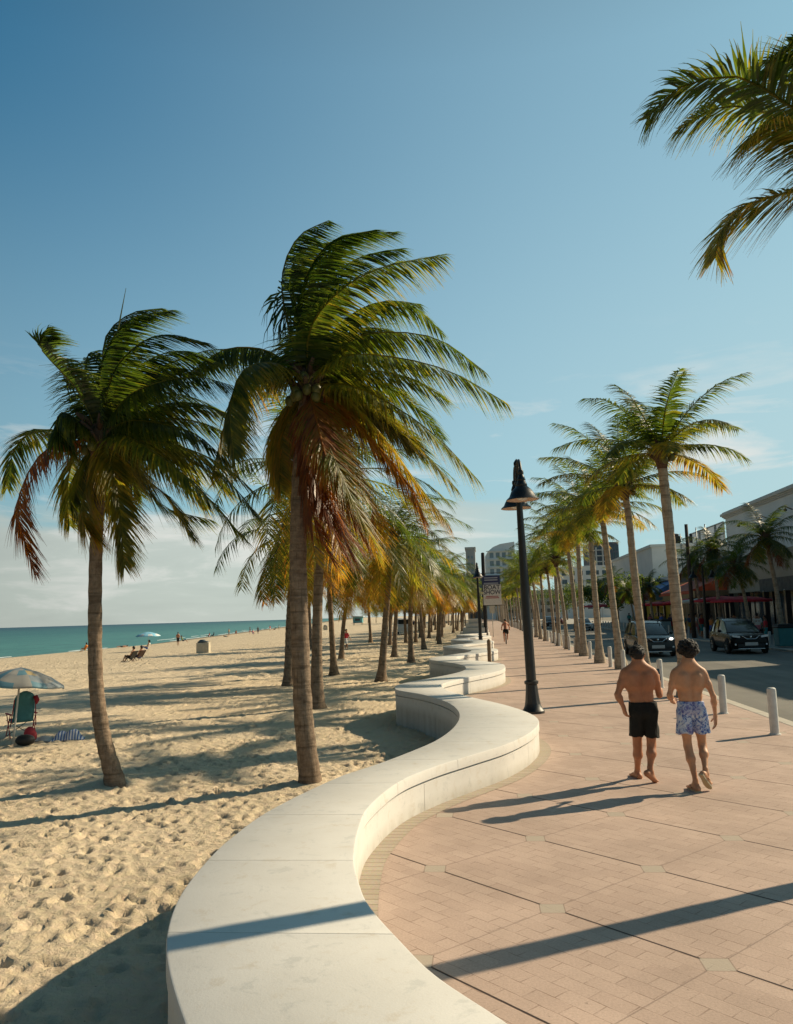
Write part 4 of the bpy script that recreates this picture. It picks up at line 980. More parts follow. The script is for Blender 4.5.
def hairblob(h,face,s,rad_,n,seed,top=.0,low=-.02):
    rg=random.Random(seed); f=Vector(face).normalized(); mb=MB(); h=Vector(h)
    k=0
    while k<n:
        v=Vector((rg.gauss(0,1),rg.gauss(0,1),rg.gauss(0,1))).normalized()
        fr=v.dot(f)
        if v.z<low-.22+fr*.48: continue
        p=h+Vector((0,0,.028*s))-f*.008+Vector((v.x*.083,v.y*.090,v.z*.086))*s*(1+rad_*rg.uniform(.0,1))
        p=p-f*.012
        r=rg.uniform(.45,1.0)*top
        mb.ball(p,r,6,rg.uniform(.7,1.3),rg.uniform(.7,1.3),rg.uniform(.7,1.2)); k+=1
    return mb
hp=[P_((hd[0]-.004,hd[1]-.035,hd[2]+.030),(hd[0]+.01,hd[1]+.01,hd[2]+.045),.088,.084,.02),P_((hd[0]-.01,hd[1]-.055,hd[2]+.0),(hd[0]-.01,hd[1]-.06,hd[2]-.03),.066,.055,.03)]
def clipH(X,Y,Z): return (hd[2]-.055+np.maximum(0,(Y-hd[1]-.01))*1.5)-Z
sdf_obj('hair',hp,.008,M_hair,m1,clipH)
mbh=hairblob(hd,(.45,.9,0),1.03,.12,380,3,.016,.0); 
hh_=[c for c in m1.children if c.name.startswith('hair')][0]
o=mbh.build('hair_tufts',M_hair,hh_,True)
ph=MB(); R3=Matrix.Translation(Vector((2.03+.262,11.08+.235,1.335)))@Matrix.Rotation(rad(20),4,'Z')@Matrix.Rotation(rad(-12),4,'X')
ph.bbox(-.037,.037,-.005,.005,-.075,.075,.004,R3)
o=ph.build('phone',pr('phone_black_glass',(.015,.015,.018),.2,spec=.6)); tag(o,'dark phone held up in the hand of the man in black shorts','phone')
sc=MB(); sc.bbox(-.034,.034,-.0062,-.0052,-.070,.070,.0003,R3@Matrix.Identity(4))
def folds(o,amp,seed):
    me=o.data; n=len(me.vertices); co=np.zeros(n*3); me.vertices.foreach_get('co',co); co=co.reshape(-1,3)
    for i in range(n):
        x,y,z=co[i]; r=math.hypot(x,y)+1e-6
        a=noise.noise(Vector((x*17+seed,y*17,z*4.5)))*amp+noise.noise(Vector((x*7,y*7+seed,z*9+x*10)))*amp*.9
        co[i][0]+=x/r*a; co[i][1]+=y/r*a
    me.vertices.foreach_set('co',co.ravel()); me.update()
# --- man in floral shorts
loc2=(2.53,10.66,0)
m2=empty('person',loc2,0,'man with curly dark hair in blue floral swim shorts and sandals, shirtless, walking away','person','couple walking up the promenade')
c2=(.0,.005); wz=1.075; shz=1.415; nz=1.50
pr2=torso(c2,.178,wz,nz,shz,.91)
hd2=(.02,.02,1.655)
pr2+=head_prims(hd2,(.1,1,-.02),.98)
pr2+=leg((-.08,.01,.92),(-.062,.03,.51),(-.035,-.12,.085),.93)+foot((-.035,-.12,.085),(-.2,1,0),0,0,.97)
pr2+=leg((.085,.0,.92),(.120,.06,.51),(.085,-.14,.215),.93)+foot((.085,-.14,.215),(.50,.52,0),.14,1.05,.97)
pr2+=arm((-.172,0,1.365),(-.245,.00,1.13),(-.185,.16,1.04),.88)+hand_prims((-.18,.17,1.04),(.35,.9,-.1),(.6,-.3,.4),(0,.2,1),.6)
pr2+=arm((.188,-.01,1.365),(.268,-.045,1.11),(.285,.0,.875),.88)+hand_prims((.285,.002,.862),(-.03,.05,-1),(-.9,0,0),(0,1,0),.45)
pr2+=spine(c2,wz,shz)
sdf_obj('body',pr2,.0078,M_skinB,m2)
sp=shorts_prims(c2,wz,(-.092,.02,.62),(.122,.045,.62),(-.080,-.01,.95),(.088,-.01,.95),.98,.104)
def clip2(X,Y,Z): return np.maximum(Z-(1.055-.015*X),(.665+.008*np.sin(X*45)+.006*np.sin(Y*55))-Z)
folds(sdf_obj('swim_shorts',sp,.0085,M_floral,m2,clip2),.016,3); folds(SH1,.015,8)
hp=[P_((hd2[0],hd2[1]-.03,hd2[2]+.035),(hd2[0],hd2[1]+.012,hd2[2]+.05),.096,.092,.02),P_((hd2[0],hd2[1]-.055,hd2[2]+.0),(hd2[0],hd2[1]-.055,hd2[2]-.035),.078,.066,.03)]
def clipH2(X,Y,Z): return (hd2[2]-.075+np.maximum(0,(Y-hd2[1]+.0))*1.4)-Z
hr=sdf_obj('hair',hp,.009,M_hair,m2,clipH2)
hairblob(hd2,(.1,1,0),1.08,.30,700,8,.026,-.10).build('curls',M_hair,hr,True)
M_sand_=pr('sandal_sole',(.42,.36,.24),.8,var=.1); M_strap=pr('sandal_strap',(.20,.15,.09),.8)
def sandal(an,dirn,toes_down,s,parent):
    an=Vector(an); d=Vector(dirn); d.z=0; d.normalize(); side=Vector((d.y,-d.x,0)); dn=(d+Vector((0,0,-toes_down))).normalized(); up=side.cross(dn).normalized(); up=up if up.z>0 else -up
    base=an-up*.088*s; pts=[]
    prof=[(-.085,.0,.030),(-.06,.0,.036),(0,.0,.032),(.06,-.004,.038),(.12,-.004,.046),(.16,0,.044),(.19,.0,.030),(.20,0,.012)]
    mb=MB(); vs=[]
    for t in (0,.016):
        for a,o_,w in prof:
            lift=.0
            vs+= [base+dn*a*s+side*(o_-w)*s+up*t, base+dn*a*s+side*(o_+w)*s+up*t]
    n=len(prof); fs=[]
    for i in range(n-1):
        fs+=[(2*i,2*i+1,2*i+3,2*i+2)[::-1],(2*n+2*i,2*n+2*i+1,2*n+2*i+3,2*n+2*i+2),(2*i,2*i+2,2*n+2*i+2,2*n+2*i),(2*i+1,2*n+2*i+1,2*n+2*i+3,2*i+3)]
    fs+=[(0,1,2*n+1,2*n),(2*n-2,4*n-2,4*n-1,2*n-1)]
    mb.add(vs,fs); o=mb.build('sandal',M_sand_,parent)
    st=MB(); 
    for g in (-1,1): st.tube([base+dn*.145*s+up*.02,base+dn*.10*s+side*g*.025+up*.058,base+dn*.02*s+side*g*.040+up*.035],[.007,.009,.007],6)
    st.build('strap',M_strap,o,True)
sandal((-.035,-.12,.085),(-.2,1,0),0,.97,m2)
sandal((.085,-.14,.215),(.50,.52,0),1.05,.97,m2)
# --- small background figures
SK=[M_skinA,M_skinB,pr('skin_brown',(.20,.10,.055),.5)]
def cloth(c,n): return pr('cloth_'+n,c,.85,var=.15,scale=6)
CL={n:cloth(c,n) for n,c in dict(red=(.50,.03,.04),white=(.70,.68,.64),blue=(.05,.12,.38),teal=(.05,.30,.32),black=(.015,.015,.015),navy=(.02,.03,.09),grey=(.22,.22,.22),yellow=(.62,.42,.05),pink=(.62,.20,.24),khaki=(.33,.26,.15),green=(.06,.20,.07),orange=(.60,.20,.04),denim=(.08,.13,.24),lightblue=(.30,.48,.60)).items()}
fig_cache={}
def figure(kind,loc,rz,label,skin,top,bottom,group=None,s=1.0):
    """standing / walking / sitting / lying figures about 1.7 m tall, clothes as parts"""
    key=(kind,bool(top))
    if key not in fig_cache:
        L=[];B=[];T=[];H=[]
        if kind=='sit':   # on a low beach chair
            hd_=(0,-.22,1.02); L+=[P_((0,0,.32),(0,-.22,.78),.11,.12,.06),P_((-.12,-.22,.76),(.12,-.22,.76),.07,.07,.05),P_((0,-.22,.8),(0,-.22,.92),.05,.05,.04)]
            for g in (-1,1):
                B.append(lim((g*.09,0,.32),(g*.12,.42,.46),.08,.06)); L+= [lim((g*.12,.42,.46),(g*.12,.62,.10),.055,.035),lim((g*.12,.62,.08),(g*.12,.8,.06),.035,.03)]
                L+= [lim((g*.19,-.22,.76),(g*.24,-.12,.50),.045,.036),lim((g*.24,-.12,.50),(g*.20,.12,.48),.036,.024),lim((g*.20,.12,.48),(g*.2,.22,.46),.03,.025)]
            T+=[P_((0,0,.34),(0,-.22,.76),.125,.135,.06),P_((-.12,-.22,.76),(.12,-.22,.76),.085,.085,.05)]
            B+=[P_((-.06,0,.3),(.06,0,.3),.12,.12,.05)]
        elif kind=='lie':
            hd_=(0,.85,.20); L+=[P_((0,0,.14),(0,.55,.16),.11,.12,.06),P_((-.12,.55,.15),(.12,.55,.15),.07,.07,.05),P_((0,.6,.15),(0,.72,.16),.05,.05,.04)]
            for g in (-1,1):
                B.append(lim((g*.08,0,.13),(g*.1,-.35,.2),.08,.06)); L+=[lim((g*.1,-.35,.22),(g*.1,-.75,.10),.055,.035),lim((g*.1,-.75,.1),(g*.11,-.8,.2),.035,.03),lim((g*.18,.55,.14),(g*.27,.30,.08),.042,.035),lim((g*.27,.3,.08),(g*.22,.05,.07),.035,.025)]
            T+=[P_((0,0,.14),(0,.55,.16),.12,.13,.06)]; B+=[P_((-.05,0,.13),(.05,0,.13),.115,.115,.05)]
        else:
            st=.0 if kind=='stand' else .22
            if kind=='bend': pass
            hd_=(0,.02,1.60)
            L+=[x for x in torso((0,0),.17,1.02,1.42,1.36,.95)]
            for g in (-1,1):
                sy=g*st; L+=leg((g*.08,0,.88),(g*.085,.05+sy*.5,.48),(g*.08,sy*.9,.08),.95)+[lim((g*.08,sy*.9,.06),(g*.09,sy*.9+.15,.035),.035,.028)]
                ay=-g*st*.9
                L+=arm((g*.185,0,1.32),(g*.24,ay*.4,1.08),(g*.235,.10+ay,.86),.9)+hand_prims((g*.235,.10+ay,.85),(0,.1,-1),(-g,0,0),(0,1,0),.5,1,False)
                B.append(lim((g*.08,-.0,.90),(g*.088,.04+sy*.45,.55),.10,.085))
                T.append(lim((g*.185,0,1.34),(g*.225,ay*.3,1.16),.062,.060))
            B+=[P_((-.07,0,.94),(.07,0,.94),.108,.108,.05)]
            T+=[P_((-.10,0,1.27),(.10,0,1.27),.125,.125,.05,(1,.92,1)),P_((-.07,0,1.0),(.07,0,1.0),.11,.11,.05),P_((-.07,0,1.12),(.07,0,1.12),.108,.108,.06)]
        L+=head_prims(hd_,(0,1,0),.98,False)
        H=[P_((hd_[0],hd_[1]-.025,hd_[2]+.035),(hd_[0],hd_[1]+.0,hd_[2]+.045),.095,.09,.02),P_((hd_[0],hd_[1]-.05,hd_[2]),(hd_[0],hd_[1]-.06,hd_[2]-.06),.07,.06,.03)]
        res=.03
        def mk(nm,pp):
            V,Q=sdf_mesh(pp,res); me=bpy.data.meshes.new(nm); me.from_pydata(V.tolist(),[],Q.tolist()); me.polygons.foreach_set('use_smooth',[True]*len(me.polygons)); me.materials.append(None); return me
        fig_cache[key]=[('body',mk('body',L)),('shorts',mk('shorts',B)),('hair',mk('hair',H))]+([('shirt',mk('shirt',T))] if top else [])
    r=empty('person',loc,rz,label,'person',group); r.scale=(s,s,s)
    for nm,me in fig_cache[key]:
        o=bpy.data.objects.new(nm,me); COL.objects.link(o); o.parent=r
        mm={'body':skin,'shorts':bottom,'hair':M_hair,'shirt':top}[nm]
        o.material_slots[0].link='OBJECT'; o.material_slots[0].material=mm
    return r
# ------------------------------------------------------------------ street lamps
M_iron=pr('lamp_black_paint',(.012,.012,.011),.45,var=.35,scale=4,spec=.5,bump=.1)
M_inner=pr('lamp_shade_inner',(.55,.40,.30),.5)
M_bulbg=pr('lamp_bowl_glass',(.55,.53,.48),.2,spec=.6)
def street_lamp(loc,h,label,s=1.0,group='black street lamps with bell shaped shades'):
    r=empty('street_lamp',loc,0,label,'street lamp',group)
    mb=MB(); pf=[(.25,-.02),(.25,.05),(.215,.09),(.185,.15),(.17,.2)]
    mb.lathe([(a*s,z*s) for a,z in pf],20)
    vs=[];n=40     # fluted flaring base
    for i in range(9):
        f=i/8; z=.2+f*.42; rr_=.165-.045*f**.7
        for k in range(n): vs.append(Vector((math.cos(2*PI*k/n)*rr_*(1+.05*(k%4<2)),math.sin(2*PI*k/n)*rr_*(1+.05*(k%4<2)),z))*s)
    mb.add(vs,[(i*n+k,i*n+(k+1)%n,(i+1)*n+(k+1)%n,(i+1)*n+k) for i in range(8) for k in range(n)])
    mb.lathe([(.13*s,.62*s),(.155*s,.64*s),(.155*s,.69*s),(.12*s,.71*s)],20)
    autosmooth(mb.build('base',M_iron,r),35)
    mb=MB(); mb.lathe([(.112*s,.70*s),(.098*s,h*.5),(.062*s,h-.55*s),(.075*s,h-.54*s),(.075*s,h-.48*s),(.055*s,h-.46*s),(.045*s,h-.1*s),(.07*s,h-.08*s),(.07*s,h-.02*s),(.03*s,h+.04*s),(.0,h+.07*s)],18)
    autosmooth(mb.build('pole',M_iron,r),40)
    for g in (-1,1):
        y=g*.72*s; mb=MB()
        pts=[(0,0,h-.38*s)]+[(0,g*(.36*s-.36*s*math.cos(a))+0*g,h-.38*s+.31*s*math.sin(a)*1.1) for a in [PI*q/10 for q in range(1,10)]]+[(0,y,h-.36*s)]
        mb.tube(pts,.030*s,8); mb.tube([(0,0,h-.62*s),(0,g*.2*s,h-.50*s),(0,g*.30*s,h-.2*s)],.016*s,6)
        autosmooth(mb.build('arm',M_iron,r),50)
        zb=h-.98*s
        sh=MB(); prof=[(.045,.66),(.060,.64),(.062,.58),(.050,.56),(.075,.50),(.095,.44),(.085,.42),(.11,.36),(.125,.32),(.118,.30),(.15,.27),(.21,.21),(.255,.14),(.285,.07),(.345,.018),(.36,.0),(.352,-.006)]
        sh.lathe([(a*s,z*s) for a,z in prof],28,(0,y,zb))
        so_=autosmooth(sh.build('lamp_shade',M_iron,r),40)
        i_=MB(); i_.lathe([(a*s,z*s) for a,z in ((.350,-.005),(.335,.016),(.272,.066),(.242,.13),(.20,.19),(.10,.24),(0,.245))],28,(0,y,zb)); i_.build('shade_lining',M_inner,so_,True)
        bl=MB(); bl.lathe([(a*s,z*s) for a,z in ((.14,.20),(.15,.12),(.13,.04),(.08,-.005),(0,-.02))],18,(0,y,zb)); bl.build('bulb_bowl',M_bulbg,so_,True)
    return r
lampA=street_lamp((1.06,18.65,0),5.62,'tall black twin street lamp with bell shades, nearest, on the promenade beside the wall'); lampA.rotation_euler=(0,rad(-1.1),rad(3))
lampB=copy_tree(lampA); lampB.rotation_euler=(0,rad(-.6),rad(4)); lampB.location=(-.08,56.3,0); lampB['label']='second black street lamp behind the wall, left of the boat show banner'
k=0
for y,x in ((92,.6),(128,.6)):
    c=copy_tree(lampA); c.location=(x,y,0); c['label']='small distant black street lamp over the far end of the wall'; c['group']='distant lamps along the wall'; k+=1
for (px,x,lab) in ((707,16.0,'dark street lamp across the road between two shop palms'),(646,16.0,'dark street lamp across the road left of the tallest kerb palm')):
    yv=50.
    for _ in range(30): yv*=x/on(px,635,yv).x
    c=copy_tree(lampA); c.location=(x,yv,0); c.rotation_euler.z=PI/2; c['label']=lab; c.scale=(.95,.95,.93)
# ------------------------------------------------------------------ bollards
M_bol=pr('bollard_white_paint',(.62,.60,.55),.55,var=.12,scale=9,bump=.25,bscale=40)
def bollard(loc,label,group):
    mb=MB(); mb.lathe([(.098,-.02),(.098,.015),(.075,.02),(.075,.745),(.069,.775),(.05,.79),(0,.795)],24)
    o=autosmooth(mb.build('bollard',M_bol),40); o.location=loc; return tag(o,label,'bollard',group)
y=15.0; k=0; B0=None; rr=random.Random(21)
while y<150:
    if k<12: lab='%s white bollard along the promenade kerb counting from the right edge of the view'%ORD[k]; g='white bollards along the near kerb'
    else: lab='small distant white bollard along the promenade kerb'; g='distant white bollards along the near kerb'
    if B0 is None: B0=bollard((4.93,y,0),lab,g)
    else:
        c=B0.copy(); COL.objects.link(c); c.location=(4.93,y,0); c['label']=lab; c['group']=g; c.rotation_euler=(rr.uniform(-.012,.012),rr.uniform(-.012,.012),rr.uniform(0,6))
    y+=3.0; k+=1
y=47.; k=0
while y<110:
    c=B0.copy(); COL.objects.link(c); c.location=(15.6,y,0); c['label']='white bollard along the far kerb in front of the shops'; c['group']='white bollards along the far kerb'; y+=2.2; k+=1
# bicycle racks / pale fence panel by the kerb further on
# wooden post beside the wall
mb=MB(); mb.lathe([(.085,-.05),(.085,.95),(.07,1.02),(.03,1.06),(0,1.065)],14); o=autosmooth(mb.build('post',pr('weathered_wood',(.22,.15,.09),.85,var=.3,scale=14,bump=.4)),40); o.location=(.30,37.2,0)
tag(o,'single brown round post standing beside the third bend of the wall','post')
# ------------------------------------------------------------------ banner pole with the boat show sign
M_poleb=pr('dark_utility_pole',(.035,.03,.028),.7,var=.3,scale=3)
by=76.; bx=on(484.6,600,by).x
bp=empty('banner_pole',(bx,by,0),0,'thick dark pole carrying the blue and white boat show banner','banner pole')
mb=MB(); mb.lathe([(.24,-.1),(.23,.4),(.18,.5),(.165,7.4),(.15,7.75),(.0,7.8)],16); autosmooth(mb.build('pole',M_poleb,bp),40)
mb=MB()
for z in (5.88,2.92): mb.tube([(0,0,z),(1.85,0,z)],.03,6)
mb.build('bracket',M_poleb,bp,True)
T0=lambda px,py: on(px,py,by)-Vector((bx,by,0))
x0,x1=T0(482.2,590).x,T0(500.3,590).x; zt=T0(491,575.5).z; zm=T0(491,584.6).z; zb_=T0(491,605).z
bn=empty('banner',(0,0,0)); bn.parent=bp
mb=MB(); mb.bbox(x0,x1,-.235,-.215,zm,zt,.004); mb.build('blue_panel',pr('banner_blue',(.05,.06,.14),.6),bn)
mb=MB(); mb.bbox(x0+.08,x1+.06,-.235,-.215,zb_,zm,.004); mb.build('white_panel',pr('banner_white',(.78,.74,.68),.6),bn)
M_ink=pr('banner_ink',(.03,.03,.06),.6); M_red=pr('banner_red_ink',(.45,.06,.06),.6); M_pale=pr('banner_pale_ink',(.5,.5,.55),.6)
def text(name,body,size,loc,m,parent,rot=(PI/2,0,0),ext=.004,w=1.0):
    cu=bpy.data.curves.new(name,'FONT'); cu.body=body; cu.size=size; cu.align_x='CENTER'; cu.align_y='CENTER'; cu.extrude=ext; cu.offset=size*.012
    o=bpy.data.objects.new(name,cu); COL.objects.link(o)
    dg=bpy.context.evaluated_depsgraph_get(); me=bpy.data.meshes.new_from_object(o.evaluated_get(dg)); bpy.data.objects.remove(o)
    o=bpy.data.objects.new(name,me); COL.objects.link(o); me.materials.clear(); me.materials.append(m); o.location=loc; o.rotation_euler=rot; o.scale=(w,1,1); o.parent=parent; return o
xc=(x0+x1)/2+.06; yy0=-.245
text('lettering','BOAT',.56,(xc,yy0,zm-.27),M_ink,bn,w=1.0); text('lettering','SHOW',.56,(xc,yy0,zm-.72),M_ink,bn,w=.92)
mb=MB()
for zz,wd in ((zm-1.08,.55),(zm-1.22,.62)): mb.bbox(xc-wd,xc+wd,yy0-.004,yy0+.008,zz-.035,zz+.035,.003)
mb.build('red_line',M_red,bn)
mb=MB()
for zz,wd in ((zt-.22,.6),(zt-.42,.6),(zt-.72,.66)): mb.bbox(xc-.06-wd,xc-.06+wd,yy0-.004,yy0+.008,zz-.05,zz+.05,.003)
mb.build('pale_line',M_pale,bn)
# small pale sign on a thin post
py_=78.; px_=on(492.8,625,py_).x
r=empty('small_sign',(px_,py_,0),0,'small blank pale sign on a thin grey post under the banner','sign')
mb=MB(); mb.tube([(0,0,0),(0,0,3.2)],.035,8); mb.build('post',pr('galvanised',(.4,.4,.38),.5,metal=.4),r,True)
mb=MB(); mb.bbox(-.24,.24,-.06,-.04,2.2,3.1,.004); mb.build('panel',pr('sign_pale',(.5,.48,.42),.6),r)
# ------------------------------------------------------------------ cyclist and bicycle
cx_=on(505.6,630,59.7).x; cl=(cx_,59.7,0)
M_tyre=pr('rubber',(.015,.015,.015),.8); M_fr=pr('bike_frame_dark',(.03,.03,.035),.4)
bk=empty('bicycle',cl,0,'dark bicycle ridden away up the promenade','bicycle')
def torus(mb,c,R_,r_,axis='x',n=28,m_=6):
    pts=[]
    for k in range(n+1):
        a=2*PI*k/n; pts.append(Vector(c)+(Vector((0,math.cos(a)*R_,math.sin(a)*R_)) if axis=='x' else Vector((math.cos(a)*R_,math.sin(a)*R_,0))))
    vs=[]
    for k in range(n):
        a=2*PI*k/n; rd=Vector((0,math.cos(a),math.sin(a))) if axis=='x' else Vector((math.cos(a),math.sin(a),0)); ax=Vector((1,0,0)) if axis=='x' else Vector((0,0,1))
        for j in range(m_):
            b=2*PI*j/m_; vs.append(pts[k]+(rd*math.cos(b)+ax*math.sin(b))*r_)
    mb.add(vs,[(k*m_+j,((k+1)%n)*m_+j,((k+1)%n)*m_+(j+1)%m_,k*m_+(j+1)%m_) for k in range(n) for j in range(m_)])
for yv in (-.5,.52):
    w_=MB(); torus(w_,(0,yv,.34),.32,.024); wo_=w_.build('wheel',M_tyre,bk,True)
    s_=MB(); 
    for q in range(9): a=q*2*PI/9; s_.tube([(0,yv,.34),(0,yv+math.cos(a)*.31,.34+math.sin(a)*.31)],.004,4)
    s_.build('spokes',pr('spoke_steel',(.5,.5,.5),.3,metal=1),wo_)
mb=MB()
for a,b_ in (((0,-.5,.34),(0,-.08,.30)),((0,-.5,.34),(0,-.22,.78)),((0,-.08,.30),(0,-.24,.86)),((0,-.08,.30),(0,.38,.76)),((0,-.2,.76),(0,.38,.80)),((0,.52,.34),(0,.36,.92)),((0,.36,.92),(0,.34,1.02))): mb.tube([a,b_],.018,6)
mb.build('frame',M_fr,bk,True)
mb=MB(); mb.tube([(-.29,.22,1.02),(-.2,.32,1.04),(0,.34,1.02),(.2,.32,1.04),(.29,.22,1.02)],.014,6); mb.build('handlebar',M_fr,bk,True)
mb=MB(); mb.ball((0,-.25,.90),.12,10,.8,1.1,.3); mb.build('saddle',M_tyre,bk,True)
cy=empty('person',cl,0,'shirtless cyclist in black shorts riding away on the promenade','person')
pp=[P_((0,-.22,.98),(0,.02,1.42),.125,.15,.06),P_((-.13,.03,1.42),(.13,.03,1.42),.085,.085,.06),P_((0,.04,1.45),(0,.08,1.56),.055,.055,.04)]
pp+=head_prims((0,.10,1.66),(0,1,0),1,False)
for g in (-1,1):
    kz=.72 if g>0 else .62
    pp+=[lim((g*.10,-.22,.95),(g*.12,.12,kz),.085,.06),lim((g*.12,.12,kz),(g*.12,-.02,.22 if g<0 else .36),.055,.035),lim((g*.12,-.02,.22 if g<0 else .36),(g*.12,.13,.18 if g<0 else .33),.035,.028)]
    pp+=arm((g*.2,.03,1.40),(g*.27,.12,1.18),(g*.28,.22,1.06),1.)+hand_prims((g*.28,.21,1.06),(0,.6,-.3),(0,-.5,-1),(-g,0,0),.9,1,True)
sdf_obj('body',pp,.014,pr('skin_sunburnt',(.50,.20,.11),.5),cy)
pp=[P_((-.06,-.24,.95),(.06,-.24,.95),.13,.13,.05)]+[lim((g*.10,-.22,.95),(g*.12,.05,.78),.105,.09) for g in (-1,1)]
sdf_obj('shorts',pp,.02,M_black,cy); mb=MB(); mb.ball((0,.075,1.70),.098,12,1,1.05,1); mb.build('hair',M_hair,cy,True)
# ------------------------------------------------------------------ cars
M_tglass=pr('car_glass',(.02,.03,.033),.06,spec=.5,var=.1,scale=1)
M_rim=pr('alloy_rim',(.45,.45,.45),.35,metal=.8); M_chrome=pr('chrome_trim',(.6,.6,.6),.2,metal=1.); M_blk=pr('black_plastic',(.02,.02,.02),.6)
M_light=pr('headlight_lens',(.75,.78,.8),.1,spec=.9); M_lit=pr('headlight_lit',(.9,.9,.85),.2,emit=(1,.93,.8,3)); M_taill=pr('tail_light',(.35,.01,.01),.3)
def carpaint(n,c): return pr('car_paint_'+n,c,.22,metal=0,var=.04,scale=2,spec=.14,coat=.0)
def make_car(loc,rz,paint,label,kind='suv',lights=True,group=None,lit=0):
    """front faces -Y in local space"""
    r=empty('parked_car' if not lit and not lights else 'car',loc,rz,label,'car',group)
    suv=kind=='suv'; L_=4.6; Wd=.92; H=1.70 if suv else 1.46; belt=1.02 if suv else .92; hood=.98 if suv else .86
    # stations along the body: y, z-bottom, z-top (belt/hood), half width
    st=[(-2.30,.42,.62,.60),(-2.27,.30,.78,.76),(-2.15,.24,hood-.12,.86),(-1.9,.22,hood-.05,.90),(-1.5,.22,hood,.915),(-1.05,.22,hood+.04,.92),(-.6,.22,belt+.01,.92),(.4,.22,belt+.03,.92),(1.3,.22,belt+.05,.92),(1.9,.24,belt+.06,.90),(2.2,.28,belt+.02,.86),(2.28,.36,belt-.12,.80),(2.30,.46,belt-.3,.70)]
    mb=MB(); rows=[]
    for y,z0,z1,w in st:
        zz=z1-z0; rows.append([Vector(p) for p in ((0,y,z0),(-w*.90,y,z0),(-w*.985,y,z0+zz*.16),(-w,y,z0+zz*.45),(-w*.985,y,z0+zz*.75),(-w*.93,y,z1-.035),(-w*.80,y,z1),(0,y,z1+.03),(w*.80,y,z1),(w*.93,y,z1-.035),(w*.985,y,z0+zz*.75),(w,y,z0+zz*.45),(w*.985,y,z0+zz*.16),(w*.90,y,z0))])
    n=14; vs=[v for q in rows for v in q]
    fs=[(i*n+k,i*n+(k+1)%n,(i+1)*n+(k+1)%n,(i+1)*n+k)[::-1] for i in range(len(rows)-1) for k in range(n)]+[tuple(range(n)),tuple((len(rows)-1)*n+k for k in range(n))[::-1]]
    mb.add(vs,fs); body=autosmooth(mb.build('body',paint,r),38)
    # greenhouse
    if suv: gs=[(-1.12,belt,belt+.02,.80,.80),(-.22,belt,H-.13,.84,.66),(.25,belt,H-.02,.85,.68),(1.0,belt,H-.02,.85,.68),(1.75,belt,H-.10,.84,.64),(2.14,belt,belt+.06,.80,.72)]
    else: gs=[(-.95,belt,belt+.02,.78,.78),(-.15,belt,H-.06,.82,.62),(.35,belt,H,.83,.64),(.95,belt,H-.05,.83,.62),(1.75,belt,belt+.08,.78,.70)]
    mb=MB(); vs=[]
    for y,z0,z1,wb,wt in gs: vs+=[Vector((-wb,y,z0-.03)),Vector((-wt,y,z1-.02)),Vector((-wt*.86,y,z1)),Vector((0,y,z1+.015)),Vector((wt*.86,y,z1)),Vector((wt,y,z1-.02)),Vector((wb,y,z0-.03))]
    n=7; mb.add(vs,[(i*n+k,i*n+k+1,(i+1)*n+k+1,(i+1)*n+k)[::-1] for i in range(len(gs)-1) for k in range(n-1)])
    cab=autosmooth(mb.build('window_glass',M_tglass,r),30)
    # roof and pillars
    mb=MB(); vs=[]; g2=gs[1:-1]
    for y,z0,z1,wb,wt in g2: vs+=[Vector((-wt-.012,y,z1-.045)),Vector((-wt*.86,y,z1+.012)),Vector((0,y,z1+.028)),Vector((wt*.86,y,z1+.012)),Vector((wt+.012,y,z1-.045))]
    mb.add(vs,[(i*5+k,i*5+k+1,(i+1)*5+k+1,(i+1)*5+k)[::-1] for i in range(len(g2)-1) for k in range(4)])
    for g in (-1,1):
        for (i,j) in ((0,1),(len(gs)-2,len(gs)-1)):
            a=gs[i];b_=gs[j]; mb.tube([(g*(a[4 if i else 3]+.0)*.99,a[0],a[2]-.01),(g*(b_[4 if j<len(gs)-1 else 3]+.0)*.99,b_[0],b_[2]-.02)],.022,6)
        for yv in (.42,1.28):
            q=min(range(len(gs)),key=lambda i:abs(gs[i][0]-yv)); mb.tube([(g*.85,yv,belt-.02),(g*.70,yv,H-.06)],.018,6)
    autosmooth(mb.build('roof',paint,r),35)
    if suv:
        mb=MB()
        for g in (-1,1): mb.tube([(g*.62,-.2,H+.0),(g*.63,.1,H+.05),(g*.63,1.3,H+.05),(g*.62,1.6,H-.04)],.02,6)
        mb.build('roof_rail',M_blk,r,True)
    for g in (-1,1):
        for yv in (-1.42,1.38):
            arch=MB(); arch.lathe([(.0,0),(.40,0),(.40,.02),(0,.02)],24,(g*.915,yv,.38),Matrix.Rotation(PI/2*g,3,'Y')); arch.build('wheel_arch',M_blk,r)
            w_=MB(); w_.lathe([(.20,-.10),(.33,-.10),(.36,-.07),(.36,.07),(.33,.10),(.22,.10)],28,(g*.86,yv,.36),Matrix.Rotation(PI/2,3,'Y')); wh=autosmooth(w_.build('wheel',M_tyre,r),40)
            ri=MB(); ri.lathe([(0,.03),(.07,.035),(.08,.02)],20,(g*.875,yv,.36),Matrix.Rotation(PI/2*g,3,'Y'))
            ri.lathe([(.215,.085),(.235,.088),(.24,.06),(.21,.0),(0.0,.0)],28,(g*.86,yv,.36),Matrix.Rotation(PI/2*g,3,'Y'))
            for q in range(5):
                a=q*2*PI/5+.3; ri.tube([(g*.945,yv+math.cos(a)*.05,.36+math.sin(a)*.05),(g*.948,yv+math.cos(a)*.22,.36+math.sin(a)*.22)],.026,5)
            autosmooth(ri.build('rim',M_rim,wh),40)
        # mirrors
        mb=MB(); mb.ball((g*1.02,-.62,belt+.08),.10,10,1.0,.6,.75); mb.tube([(g*.88,-.6,belt+.02),(g*.98,-.6,belt+.06)],.02,5); mb.build('mirror',paint,r,True)
